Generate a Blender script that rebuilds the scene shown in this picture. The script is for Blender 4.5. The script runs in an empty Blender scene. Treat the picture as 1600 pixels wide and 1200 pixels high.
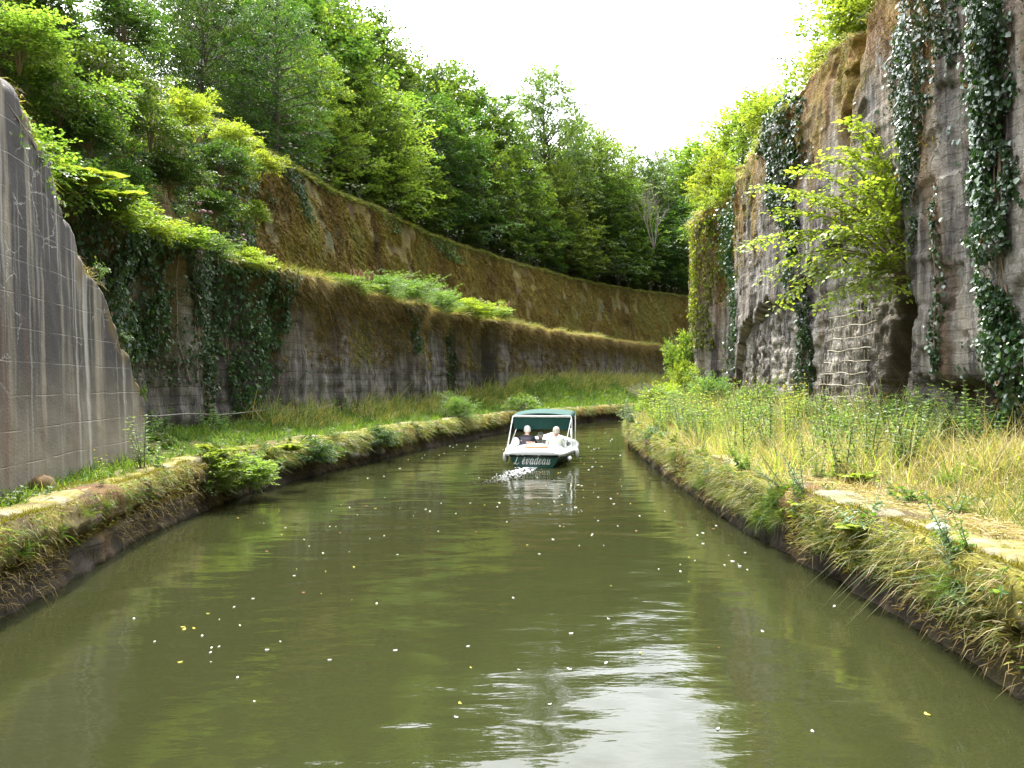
import bpy, math, random
import numpy as np
from mathutils import Vector, Matrix

rng = np.random.default_rng(11)
random.seed(11)
R = math.radians
scene = bpy.context.scene
COL = scene.collection

# ------------------------------------------------------------------ camera
cam_d = bpy.data.cameras.new("camera")
cam = bpy.data.objects.new("camera", cam_d)
COL.objects.link(cam)
cam.location = (0, 0, 2.0)
cam.rotation_euler = (R(90), 0, 0)
cam_d.sensor_width = 36
cam_d.lens = 27.0
cam_d.clip_start = 0.05
cam_d.clip_end = 3000
scene.camera = cam

# ------------------------------------------------------------------ light
SUN_AZ, SUN_EL = R(-18), R(60)
world = bpy.data.worlds.new("World")
scene.world = world
world.use_nodes = True
wn, wl = world.node_tree.nodes, world.node_tree.links
wn.clear()
wo = wn.new('ShaderNodeOutputWorld')
bg = wn.new('ShaderNodeBackground')
sky = wn.new('ShaderNodeTexSky')
sky.sky_type = 'NISHITA'
sky.sun_disc = False
sky.sun_elevation = SUN_EL
sky.sun_rotation = SUN_AZ
sky.air_density = 1.0
sky.dust_density = 3.0
# thin bright cloud cover mixed over the blue
tcw = wn.new('ShaderNodeTexCoord')
nz = wn.new('ShaderNodeTexNoise'); nz.inputs['Scale'].default_value = 2.2; nz.inputs['Detail'].default_value = 6
nz.inputs['Distortion'].default_value = 0.4
cr = wn.new('ShaderNodeValToRGB')
cr.color_ramp.elements[0].position = 0.36; cr.color_ramp.elements[0].color = (0.15, 0.15, 0.15, 1)
cr.color_ramp.elements[1].position = 0.58; cr.color_ramp.elements[1].color = (1, 1, 1, 1)
mx = wn.new('ShaderNodeMix'); mx.data_type = 'RGBA'
wl.new(tcw.outputs['Generated'], nz.inputs['Vector'])
wl.new(nz.outputs['Fac'], cr.inputs['Fac'])
wl.new(cr.outputs['Color'], mx.inputs['Factor'])
wl.new(sky.outputs['Color'], mx.inputs['A'])
# the veil of cloud is brightest round the sun
dt_ = wn.new('ShaderNodeVectorMath'); dt_.operation = 'DOT_PRODUCT'
dt_.inputs[1].default_value = (math.sin(SUN_AZ)*math.cos(SUN_EL), math.cos(SUN_AZ)*math.cos(SUN_EL), math.sin(SUN_EL))
wl.new(tcw.outputs['Generated'], dt_.inputs[0])
cg = wn.new('ShaderNodeMapRange'); cg.inputs['From Min'].default_value = .3; cg.inputs['From Max'].default_value = 1.0
cg.inputs['To Min'].default_value = 7; cg.inputs['To Max'].default_value = 100; wl.new(dt_.outputs['Value'], cg.inputs['Value'])
cv_ = wn.new('ShaderNodeVectorMath'); cv_.operation = 'SCALE'; cv_.inputs[0].default_value = (.96, .99, 1.03)
wl.new(cg.outputs[0], cv_.inputs['Scale']); wl.new(cv_.outputs[0], mx.inputs['B'])
wl.new(mx.outputs['Result'], bg.inputs['Color'])
bg.inputs['Strength'].default_value = 0.06
wl.new(bg.outputs[0], wo.inputs[0])

sun_d = bpy.data.lights.new("sun", 'SUN')
sun_d.energy = 5.0
sun_d.angle = R(0.53)
sun_d.color = (1.0, 0.955, 0.87)
sun = bpy.data.objects.new("sun", sun_d)
COL.objects.link(sun)
TO_SUN = Vector((math.sin(SUN_AZ)*math.cos(SUN_EL), math.cos(SUN_AZ)*math.cos(SUN_EL), math.sin(SUN_EL)))
sun.rotation_euler = TO_SUN.to_track_quat('Z', 'Y').to_euler()
sun.location = (0, 0, 60)

scene.view_settings.view_transform = 'Standard'
scene.view_settings.look = 'None'
scene.view_settings.gamma = 1
scene.view_settings.exposure = 1.2
scene.render.engine = 'CYCLES'
scene.cycles.max_bounces = 6
scene.cycles.diffuse_bounces = 3
scene.cycles.glossy_bounces = 3
scene.cycles.transmission_bounces = 4
scene.cycles.transparent_max_bounces = 4
scene.cycles.caustics_reflective = False
scene.cycles.caustics_refractive = False

# ------------------------------------------------------------------ helpers
def tag(o, label=None, cat=None, group=None, kind=None):
    if label: o['label'] = label
    if cat: o['category'] = cat
    if group: o['group'] = group
    if kind: o['kind'] = kind
    return o

def build(name, verts, faces, mat=None, parent=None, smooth=False, tint=None, uv=None, attrs=None, loc=None):
    """faces: list of int arrays (m,k).  tint: list of per-face arrays matching faces."""
    me = bpy.data.meshes.new(name)
    verts = np.asarray(verts, dtype=np.float32).reshape(-1, 3)
    faces = [np.asarray(f, dtype=np.int32) for f in faces if len(f)]
    me.vertices.add(len(verts))
    me.vertices.foreach_set('co', verts.ravel())
    nl = sum(f.size for f in faces); nf = sum(len(f) for f in faces)
    me.loops.add(nl); me.polygons.add(nf)
    vi = np.concatenate([f.ravel() for f in faces])
    tot = np.concatenate([np.full(len(f), f.shape[1], np.int32) for f in faces])
    st = np.concatenate([[0], np.cumsum(tot)[:-1]]).astype(np.int32)
    me.loops.foreach_set('vertex_index', vi)
    me.polygons.foreach_set('loop_start', st)
    if uv is not None:
        ul = me.uv_layers.new(name='UVMap')
        ul.data.foreach_set('uv', np.asarray(uv, np.float32)[vi].ravel())
    if tint is not None:
        a = me.attributes.new('tint', 'FLOAT', 'FACE')
        a.data.foreach_set('value', np.concatenate(tint).astype(np.float32))
    if attrs:
        for k, v in attrs.items():
            a = me.attributes.new(k, 'FLOAT', 'POINT')
            a.data.foreach_set('value', np.asarray(v, np.float32).ravel())
    me.update(calc_edges=True)
    me.validate()
    if smooth: me.shade_smooth()
    o = bpy.data.objects.new(name, me)
    if mat: me.materials.append(mat)
    COL.objects.link(o)
    if parent: o.parent = parent
    if loc is not None: o.location = loc
    return o

def empty(name, loc, rz=0):
    o = bpy.data.objects.new(name, None)
    COL.objects.link(o)
    o.location = loc
    o.rotation_euler = (0, 0, rz)
    o.empty_display_size = 0.2
    return o

def copy_tree(o, parent=None):
    c = o.copy(); COL.objects.link(c); c.parent = parent
    for ch in o.children: copy_tree(ch, c)
    return c

def norm(v):
    v = np.asarray(v, float)
    return v/np.maximum(np.linalg.norm(v, axis=-1, keepdims=True), 1e-9)

def px(u, v, Y):
    """point at depth Y that the photograph (1600x1200) shows at pixel (u,v)"""
    return np.array([(u-800)/1200*Y, Y, 2+(600-v)/1200*Y])

def hash2(ix, iy, seed):
    h = (ix.astype(np.int64)*374761393 + iy.astype(np.int64)*668265263 + seed*1442695041) & 0xffffffff
    h = ((h ^ (h >> 13))*1274126177) & 0xffffffff
    return ((h ^ (h >> 16)) & 0xffff)/65535.0

def vnoise(x, y, seed=0):
    x = np.asarray(x, float); y = np.asarray(y, float)
    ix = np.floor(x); iy = np.floor(y)
    fx = x-ix; fy = y-iy
    fx = fx*fx*(3-2*fx); fy = fy*fy*(3-2*fy)
    a = hash2(ix, iy, seed); b = hash2(ix+1, iy, seed); c = hash2(ix, iy+1, seed); d = hash2(ix+1, iy+1, seed)
    return (a*(1-fx)+b*fx)*(1-fy)+(c*(1-fx)+d*fx)*fy

def fbm(x, y, seed=0, octv=4):
    s = 0; a = 0.5; t = 0
    for i in range(octv):
        s = s+a*vnoise(x*2**i, y*2**i, seed+i*17); t += a; a *= 0.5
    return s/t

def sstep(a, b, x):
    t = np.clip((x-a)/(b-a), 0, 1)
    return t*t*(3-2*t)

def catmull(pts, n=24):
    P = np.array(pts, float)
    P = np.vstack([2*P[0]-P[1], P, 2*P[-1]-P[-2]])
    out = []
    for i in range(1, len(P)-2):
        t = np.linspace(0, 1, n, endpoint=False)[:, None]
        p0, p1, p2, p3 = P[i-1], P[i], P[i+1], P[i+2]
        out.append(0.5*((2*p1)+(-p0+p2)*t+(2*p0-5*p1+4*p2-p3)*t**2+(-p0+3*p1-3*p2+p3)*t**3))
    out.append(P[-2][None])
    return np.vstack(out)

class Mesh:
    """collects tubes / boxes / grids into one mesh"""
    def __init__(s): s.v = []; s.q = []; s.t = []; s.n = 0
    def add(s, v, q=None, t=None):
        v = np.asarray(v, float).reshape(-1, 3)
        if q is not None and len(q): s.q.append(np.asarray(q, int)+s.n)
        if t is not None and len(t): s.t.append(np.asarray(t, int)+s.n)
        s.v.append(v); s.n += len(v)
    def tube(s, pts, rad, k=6, cap=True):
        P = np.asarray(pts, float); m = len(P)
        rad = np.broadcast_to(np.asarray(rad, float), (m,))
        T = norm(np.gradient(P, axis=0))
        ref = np.array([0, 0, 1.0]) if abs(T[0][2]) < 0.9 else np.array([1.0, 0, 0])
        A = norm(np.cross(T, ref)); B = np.cross(T, A)
        an = np.linspace(0, 2*np.pi, k, endpoint=False)
        V = P[:, None]+rad[:, None, None]*(A[:, None]*np.cos(an)[None, :, None]+B[:, None]*np.sin(an)[None, :, None])
        i, j = np.meshgrid(np.arange(m-1), np.arange(k), indexing='ij'); j2 = (j+1) % k
        Q = np.stack([i*k+j, (i+1)*k+j, (i+1)*k+j2, i*k+j2], -1).reshape(-1, 4)
        V = V.reshape(-1, 3)
        if cap:
            V = np.vstack([V, P[0], P[-1]]); c0, c1 = m*k, m*k+1
            jj = np.arange(k); j3 = (jj+1) % k
            t = np.vstack([np.stack([np.full(k, c0), jj, j3], -1), np.stack([np.full(k, c1), (m-1)*k+j3, (m-1)*k+jj], -1)])
            s.add(V, Q, t)
        else: s.add(V, Q)
    def grid(s, V, closed_u=False):
        V = np.asarray(V, float); a, b = V.shape[:2]
        i, j = np.meshgrid(np.arange(a if closed_u else a-1), np.arange(b-1), indexing='ij'); i2 = (i+1) % a
        s.add(V.reshape(-1, 3), np.stack([i*b+j, i2*b+j, i2*b+j+1, i*b+j+1], -1).reshape(-1, 4))
    def box(s, c, d, rot=None, jit=0):
        c = np.array(c, float); d = np.array(d, float)/2
        v = np.array([[x, y, z] for x in (-1, 1) for y in (-1, 1) for z in (-1, 1)], float)*d
        if jit: v = v+rng.uniform(-jit, jit, v.shape)
        if rot is not None: v = v @ np.array(Matrix.Rotation(rot, 3, 'Z')).T
        s.add(v+c, [[0, 1, 3, 2], [4, 6, 7, 5], [0, 4, 5, 1], [2, 3, 7, 6], [0, 2, 6, 4], [1, 5, 7, 3]])
    def ellipsoid(s, c, r, nu=16, nv=10):
        th = np.linspace(0, 2*np.pi, nu, endpoint=False); ph = np.linspace(0.001, np.pi-0.001, nv)
        V = np.stack([np.outer(np.cos(th), np.sin(ph))*r[0], np.outer(np.sin(th), np.sin(ph))*r[1], np.outer(np.ones(nu), np.cos(ph))*r[2]], -1)+np.array(c)
        s.grid(V, closed_u=True)
    def done(s, name, mat, parent=None, smooth=True, loc=None):
        f = []
        if s.q: f.append(np.vstack(s.q))
        if s.t: f.append(np.vstack(s.t))
        return build(name, np.vstack(s.v), f, mat, parent, smooth, loc=loc)

# ---- leaves: ovate folded leaf, 6 verts 2 quads; kite 4 verts 2 tris
def leaves(name, P, D, N, L, wr=0.6, mat=None, parent=None, tint=None, kite=False, fold=0.18, loc=None):
    P = np.asarray(P, float); n = len(P)
    L = np.broadcast_to(np.asarray(L, float), (n,))
    D = norm(D); S = norm(np.cross(D, N)); N = np.cross(S, D)
    L3 = L[:, None]; W = L3*wr/2
    if tint is None: tint = rng.random(n)
    if kite:
        base = P; tip = P+D*L3
        mid = P+D*L3*0.45+N*L3*fold*0.6
        V = np.stack([base, mid-S*W, tip-N*L3*0.06, mid+S*W], 1).reshape(-1, 3)
        o = np.arange(n)[:, None]*4
        F = [np.vstack([o+np.array([[0, 2, 1]]), o+np.array([[0, 3, 2]])])]
        tt = [np.concatenate([tint, tint])]
    else:
        base = P; tip = P+D*L3-N*L3*0.1
        a = P+D*L3*0.28+N*L3*fold*0.5; b = P+D*L3*0.68+N*L3*fold*0.35
        V = np.stack([base, a-S*W, b-S*W*0.8, tip, b+S*W*0.8, a+S*W], 1).reshape(-1, 3)
        o = np.arange(n)[:, None]*6
        F = [np.vstack([o+np.array([[0, 3, 2, 1]]), o+np.array([[0, 5, 4, 3]])])]
        tt = [np.concatenate([tint, tint])]
    return build(name, V, F, mat, parent, False, tint=tt, loc=loc)

def blades(name, P, D, B, L, W, mat=None, parent=None, tint=None, loc=None):
    """P base, D growth dir, B bend vector (added quadratically), L length, W width"""
    P = np.asarray(P, float); n = len(P)
    L = np.broadcast_to(np.asarray(L, float), (n,))[:, None]; W = np.broadcast_to(np.asarray(W, float), (n,))[:, None]
    D = norm(D); B = np.asarray(B, float)
    rv = rng.normal(size=(n, 3)); S = norm(np.cross(D, rv))
    m1 = P+D*L*0.5+B*L*0.2; tip = P+D*L*0.92+B*L*0.8
    V = np.stack([P-S*W/2, P+S*W/2, m1+S*W*0.4, m1-S*W*0.4, tip], 1).reshape(-1, 3)
    o = np.arange(n)[:, None]*5
    if tint is None: tint = rng.random(n)
    return build(name, V, [o+np.array([[0, 1, 2, 3]]), o+np.array([[3, 2, 4]])], mat, parent, False, tint=[tint, tint], loc=loc)

# ------------------------------------------------------------------ materials
def new_mat(name):
    m = bpy.data.materials.new(name); m.use_nodes = True
    n, l = m.node_tree.nodes, m.node_tree.links; n.clear()
    return m, n, l

def principled(n, **k):
    p = n.new('ShaderNodeBsdfPrincipled')
    for a, b in k.items(): p.inputs[a].default_value = b
    return p

def c4(c): return (c[0], c[1], c[2], 1)

def simple(name, col, rough=0.5, noise=0.0, scale=8, metallic=0, bump=0, coat=0):
    m, n, l = new_mat(name)
    p = principled(n, Roughness=rough, Metallic=metallic)
    p.inputs['Coat Weight'].default_value = coat
    o = n.new('ShaderNodeOutputMaterial'); l.new(p.outputs[0], o.inputs[0])
    tc = n.new('ShaderNodeTexCoord')
    t = n.new('ShaderNodeTexNoise'); t.inputs['Scale'].default_value = scale; t.inputs['Detail'].default_value = 6
    l.new(tc.outputs['Object'], t.inputs['Vector'])
    mix = n.new('ShaderNodeMix'); mix.data_type = 'RGBA'
    mix.inputs['A'].default_value = c4([x*(1-noise) for x in col]); mix.inputs['B'].default_value = c4([min(1, x*(1+noise)) for x in col])
    l.new(t.outputs['Fac'], mix.inputs['Factor']); l.new(mix.outputs['Result'], p.inputs['Base Color'])
    if bump:
        b = n.new('ShaderNodeBump'); b.inputs['Strength'].default_value = bump; b.inputs['Distance'].default_value = 0.02
        l.new(t.outputs['Fac'], b.inputs['Height']); l.new(b.outputs[0], p.inputs['Normal'])
    return m

def leafmat(name, stops, trans=0.4, rough=0.45, spec=0.4, tcol=1.6):
    """stops: list of (pos,color); colour from per-face tint"""
    m, n, l = new_mat(name)
    at = n.new('ShaderNodeAttribute'); at.attribute_name = 'tint'
    r = n.new('ShaderNodeValToRGB'); e = r.color_ramp.elements
    while len(e) < len(stops): e.new(0.5)
    for i, (p_, c) in enumerate(stops): e[i].position = p_; e[i].color = c4(c)
    l.new(at.outputs['Fac'], r.inputs['Fac'])
    oi = n.new('ShaderNodeObjectInfo')
    hs = n.new('ShaderNodeHueSaturation')
    ma = n.new('ShaderNodeMapRange'); ma.inputs['To Min'].default_value = 0.82; ma.inputs['To Max'].default_value = 1.18
    l.new(oi.outputs['Random'], ma.inputs['Value']); l.new(ma.outputs[0], hs.inputs['Value'])
    mh = n.new('ShaderNodeMapRange'); mh.inputs['To Min'].default_value = 0.488; mh.inputs['To Max'].default_value = 0.51
    l.new(oi.outputs['Random'], mh.inputs['Value']); l.new(mh.outputs[0], hs.inputs['Hue'])
    l.new(r.outputs['Color'], hs.inputs['Color'])
    p = principled(n, Roughness=rough); p.inputs['Specular IOR Level'].default_value = spec
    l.new(hs.outputs[0], p.inputs['Base Color'])
    tr = n.new('ShaderNodeBsdfTranslucent')
    mm = n.new('ShaderNodeMix'); mm.data_type = 'RGBA'; mm.blend_type = 'MULTIPLY'; mm.inputs['Factor'].default_value = 1
    mm.inputs['B'].default_value = (tcol*1.05, tcol*1.1, tcol*0.35, 1); mm.clamp_result = False
    l.new(hs.outputs[0], mm.inputs['A']); l.new(mm.outputs['Result'], tr.inputs['Color'])
    ms = n.new('ShaderNodeMixShader'); ms.inputs[0].default_value = trans
    l.new(p.outputs[0], ms.inputs[1]); l.new(tr.outputs[0], ms.inputs[2])
    o = n.new('ShaderNodeOutputMaterial'); l.new(ms.outputs[0], o.inputs[0])
    return m

M = {}
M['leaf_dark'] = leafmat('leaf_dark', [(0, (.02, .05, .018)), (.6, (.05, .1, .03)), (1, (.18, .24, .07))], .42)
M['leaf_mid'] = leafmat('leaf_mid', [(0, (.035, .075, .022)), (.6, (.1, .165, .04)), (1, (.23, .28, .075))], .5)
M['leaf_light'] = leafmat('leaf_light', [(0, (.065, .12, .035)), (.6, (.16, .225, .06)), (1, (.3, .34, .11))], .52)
M['leaf_lime'] = leafmat('leaf_lime', [(0, (.1, .15, .03)), (.55, (.2, .25, .05)), (1, (.34, .37, .1))], .52)
M['leaf_silver'] = leafmat('leaf_silver', [(0, (.09, .14, .07)), (.6, (.13, .19, .09)), (1, (.2, .26, .13))], .4)
M['ivy'] = leafmat('ivy_leaf', [(0, (.018, .045, .018)), (.65, (.035, .075, .025)), (.97, (.07, .12, .03)), (1, (.25, .1, .03))], .2, .3, .75)
M['ivy_shade'] = leafmat('ivy_leaf_matt', [(0, (.02, .05, .016)), (.65, (.04, .085, .025)), (.97, (.08, .14, .03)), (1, (.25, .1, .03))], .25, .5, .3)
M['grass_green'] = leafmat('grass_green', [(0, (.05, .1, .02)), (.6, (.09, .16, .03)), (1, (.2, .22, .06))], .4, .5, .3)
M['grass_mix'] = leafmat('grass_mix', [(0, (.08, .14, .03)), (.45, (.16, .2, .05)), (.6, (.32, .28, .12)), (1, (.48, .4, .22))], .35, .5, .3, 1.2)
M['grass_dry'] = leafmat('grass_dry', [(0, (.16, .12, .04)), (.5, (.28, .2, .08)), (1, (.45, .36, .18))], .3, .6, .2, 1.2)
M['straw'] = leafmat('straw', [(0, (.22, .17, .07)), (.4, (.38, .3, .17)), (.8, (.55, .46, .3)), (1, (.3, .34, .12))], .3, .6, .2, 1.2)
M['moss_tuft'] = leafmat('moss_tuft', [(0, (.11, .08, .035)), (.35, (.19, .14, .045)), (.7, (.29, .235, .055)), (1, (.24, .25, .07))], .15, .8, .1, 1.1)
M['moss_top'] = leafmat('moss_top', [(0, (.1, .09, .02)), (.5, (.24, .22, .03)), (1, (.36, .33, .06))], .2, .8, .1, 1.2)
M['nettle'] = leafmat('nettle', [(0, (.07, .14, .05)), (.6, (.12, .2, .07)), (1, (.2, .28, .1))], .4, .4, .5)
M['bark'] = simple('bark', (.1, .08, .06), .9, .5, 14, bump=.6)
M['twig'] = simple('twig', (.22, .17, .11), .8, .3, 20)
M['stalk'] = simple('stalk', (.14, .15, .06), .7, .3, 20)
M['petal_white'] = simple('petal_white', (.75, .76, .7), .6, .1, 20)

def wallmat(name, stone, stone2, mortar, bw, bh, moss_cols, moss_amt, stain_amt, joint=0.6, pale_amt=0.0, warm=None, stain=(.055, .048, .05), relief=.06):
    """UV in metres.  vertex attrs: moss (0..1), rough (masonry 1 / smooth facing 0), wet (dark damp stain, on the right wall also painted shade)"""
    m, n, l = new_mat(name)
    uv = n.new('ShaderNodeUVMap'); uv.uv_map = 'UVMap'
    def mapping(sx, sy):
        mp = n.new('ShaderNodeMapping'); mp.inputs['Scale'].default_value = (sx, sy, 1); l.new(uv.outputs[0], mp.inputs[0]); return mp
    def noise(mp, sc, det=6, dist=0, rough=.6):
        t = n.new('ShaderNodeTexNoise'); t.inputs['Scale'].default_value = sc; t.inputs['Detail'].default_value = det
        t.inputs['Distortion'].default_value = dist; t.inputs['Roughness'].default_value = rough
        l.new(mp.outputs[0], t.inputs['Vector']); return t
    def ramp(src, a, b, c0=0, c1=1):
        mr = n.new('ShaderNodeMapRange'); mr.inputs['From Min'].default_value = a; mr.inputs['From Max'].default_value = b
        mr.inputs['To Min'].default_value = c0; mr.inputs['To Max'].default_value = c1; l.new(src, mr.inputs['Value']); return mr.outputs[0]
    def math_(op, a, b):
        k = n.new('ShaderNodeMath'); k.operation = op; k.use_clamp = (op != 'SUBTRACT')
        for i, x in enumerate((a, b)):
            if isinstance(x, (int, float)): k.inputs[i].default_value = x
            else: l.new(x, k.inputs[i])
        return k.outputs[0]
    def mix(fac, a, b, mode='MIX'):
        k = n.new('ShaderNodeMix'); k.data_type = 'RGBA'; k.blend_type = mode
        if isinstance(fac, (int, float)): k.inputs['Factor'].default_value = fac
        else: l.new(fac, k.inputs['Factor'])
        for s, x in (('A', a), ('B', b)):
            if isinstance(x, tuple): k.inputs[s].default_value = c4(x)
            else: l.new(x, k.inputs[s])
        return k.outputs['Result']
    def attr(a):
        k = n.new('ShaderNodeAttribute'); k.attribute_name = a; return k.outputs['Fac']
    mp1 = mapping(1, 1)
    big = noise(mp1, .5, 4); mid = noise(mp1, 4.5, 10, .5, .7); fine = noise(mp1, 22, 8)
    # wobble the masonry a little
    wob = n.new('ShaderNodeVectorMath'); wob.operation = 'MULTIPLY_ADD'
    l.new(mid.outputs['Color'], wob.inputs[0]); wob.inputs[1].default_value = (.16, .14, 0); l.new(uv.outputs[0], wob.inputs[2])
    br = n.new('ShaderNodeTexBrick'); l.new(wob.outputs[0], br.inputs['Vector'])
    br.inputs['Scale'].default_value = 1; br.inputs['Brick Width'].default_value = bw; br.inputs['Row Height'].default_value = bh
    br.inputs['Mortar Size'].default_value = .018; br.inputs['Mortar Smooth'].default_value = .5; br.inputs['Bias'].default_value = 0
    br.inputs['Color1'].default_value = c4(stone); br.inputs['Color2'].default_value = c4(stone2); br.inputs['Mortar'].default_value = c4(mortar)
    smooth = mix(big.outputs['Fac'], tuple(x*1.1 for x in stone), tuple(x*.85 for x in stone2))
    rough = attr('rough')
    col = mix(rough, smooth, br.outputs['Color'])
    col = mix(ramp(mid.outputs['Fac'], .4, .65, 0, .75), col, tuple(x*.45 for x in stone2))
    # streaks running down
    st = noise(mapping(1.6, .13), 1.6, 7, .2, .65)
    st2 = noise(mapping(5.5, .22), 1.3, 6, .1, .65)
    pale = ramp(st2.outputs['Fac'], .56, .72, 0, pale_amt)
    dark = ramp(st.outputs['Fac'], .43, .56, 0, stain_amt)
    col = mix(dark, col, stain)
    col = mix(pale, col, (.5, .48, .44))
    wet_shade = attr('wet_shade')
    col = mix(math_('MULTIPLY', wet_shade, .8), col, (.045, .035, .025))
    # moss
    mossn = noise(mapping(1.5, .8), 1.5, 10, .3, .7)
    mm = math_('ADD', math_('MULTIPLY', ramp(mossn.outputs['Fac'], .62-moss_amt*.35, .74-moss_amt*.35), attr('moss')), 0)
    mcn = noise(mapping(1.3, .5), .9, 5, .2)
    mr = n.new('ShaderNodeValToRGB'); e = mr.color_ramp.elements
    while len(e) < len(moss_cols): e.new(.5)
    for i, c in enumerate(moss_cols): e[i].position = .36+.28*i/(len(moss_cols)-1); e[i].color = c4(c)
    l.new(mcn.outputs['Fac'], mr.inputs['Fac'])
    mcol = mix(ramp(fine.outputs['Fac'], .3, .7, 0, .6), mr.outputs['Color'], (.05, .04, .015))
    col = mix(mm, col, mcol)
    if warm:
        wn_ = noise(mapping(.9, .25), 1.1, 5)
        col = mix(ramp(wn_.outputs['Fac'], .55, .68, 0, .6), col, warm)
    col = mix(ramp(fine.outputs['Fac'], .35, .65, 0, .3), col, mix(.5, col, (.02, .02, .02)))
    p = principled(n, Roughness=.88); p.inputs['Specular IOR Level'].default_value = .25
    l.new(col, p.inputs['Base Color'])
    # bump
    h1 = math_('MULTIPLY', math_('MULTIPLY', br.outputs['Fac'], rough), joint)
    ht = n.new('ShaderNodeMath'); ht.operation = 'SUBTRACT'; l.new(mid.outputs['Fac'], ht.inputs[0]); l.new(h1, ht.inputs[1])
    b1 = n.new('ShaderNodeBump'); b1.inputs['Strength'].default_value = .8; b1.inputs['Distance'].default_value = relief; l.new(ht.outputs[0], b1.inputs['Height'])
    b2 = n.new('ShaderNodeBump'); b2.inputs['Strength'].default_value = .7; b2.inputs['Distance'].default_value = .02; l.new(fine.outputs['Fac'], b2.inputs['Height']); l.new(b1.outputs[0], b2.inputs['Normal'])
    l.new(b2.outputs[0], p.inputs['Normal'])
    o = n.new('ShaderNodeOutputMaterial'); l.new(p.outputs[0], o.inputs[0])
    return m

M['lower_wall'] = wallmat('lower_wall_stone', (.27, .25, .225), (.17, .155, .145), (.2, .18, .16), .42, .2,
                          [(.07, .045, .02), (.12, .085, .025), (.1, .1, .03)], .85, .92, .55, .8)
M['upper_wall'] = wallmat('upper_wall_stone', (.16, .125, .09), (.12, .09, .06), (.1, .07, .05), .3, .14,
                          [(.13, .09, .05), (.22, .15, .04), (.33, .26, .05), (.19, .16, .06), (.13, .15, .07)], 1.0, .5, .8, .35)
M['right_wall'] = wallmat('right_wall_stone', (.46, .44, .4), (.33, .31, .28), (.46, .42, .35), .3, .17,
                          [(.16, .07, .015), (.26, .13, .02), (.3, .2, .03), (.14, .09, .03)], .95, .95, 1.0, .7, warm=(.2, .12, .05), stain=(.055, .052, .06), relief=.1)
M['quay'] = wallmat('quay_stone', (.22, .19, .15), (.14, .12, .09), (.07, .06, .05), .9, .3,
                    [(.08, .05, .02), (.16, .15, .02), (.28, .25, .03)], .95, .7, .8, .3, warm=(.2, .1, .04), stain=(.05, .033, .02))
M['ground_stone'] = wallmat('quay_top', (.34, .3, .23), (.24, .21, .15), (.14, .12, .09), 1.1, .6,
                    [(.16, .13, .04), (.3, .26, .04), (.34, .3, .2), (.14, .18, .04)], .9, .1, .5, .2)

def earth(name, a, b, c, scale=2.0):
    m, n, l = new_mat(name)
    tc = n.new('ShaderNodeTexCoord')
    t = n.new('ShaderNodeTexNoise'); t.inputs['Scale'].default_value = scale; t.inputs['Detail'].default_value = 10
    t2 = n.new('ShaderNodeTexNoise'); t2.inputs['Scale'].default_value = scale*14; t2.inputs['Detail'].default_value = 6
    l.new(tc.outputs['Object'], t.inputs['Vector']); l.new(tc.outputs['Object'], t2.inputs['Vector'])
    r = n.new('ShaderNodeValToRGB'); e = r.color_ramp.elements; e.new(.5)
    for i, (p_, cc) in enumerate(((.35, a), (.5, b), (.65, c))): e[i].position = p_; e[i].color = c4(cc)
    ad = n.new('ShaderNodeMix'); ad.data_type = 'FLOAT'; ad.inputs['Factor'].default_value = .4
    l.new(t.outputs['Fac'], ad.inputs['A']); l.new(t2.outputs['Fac'], ad.inputs['B'])
    l.new(ad.outputs['Result'], r.inputs['Fac'])
    p = principled(n, Roughness=.95); p.inputs['Specular IOR Level'].default_value = .15
    l.new(r.outputs['Color'], p.inputs['Base Color'])
    bp = n.new('ShaderNodeBump'); bp.inputs['Distance'].default_value = .05; l.new(t2.outputs['Fac'], bp.inputs['Height']); l.new(bp.outputs[0], p.inputs['Normal'])
    o = n.new('ShaderNodeOutputMaterial'); l.new(p.outputs[0], o.inputs[0])
    return m
M['earth_left'] = earth('earth_left', (.06, .09, .02), (.12, .12, .04), (.2, .17, .09))
M['earth_right'] = earth('earth_right', (.16, .15, .06), (.3, .24, .14), (.42, .36, .26), 1.6)
M['earth_hill'] = earth('earth_hill', (.04, .05, .015), (.06, .07, .02), (.09, .08, .03), .6)

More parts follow.
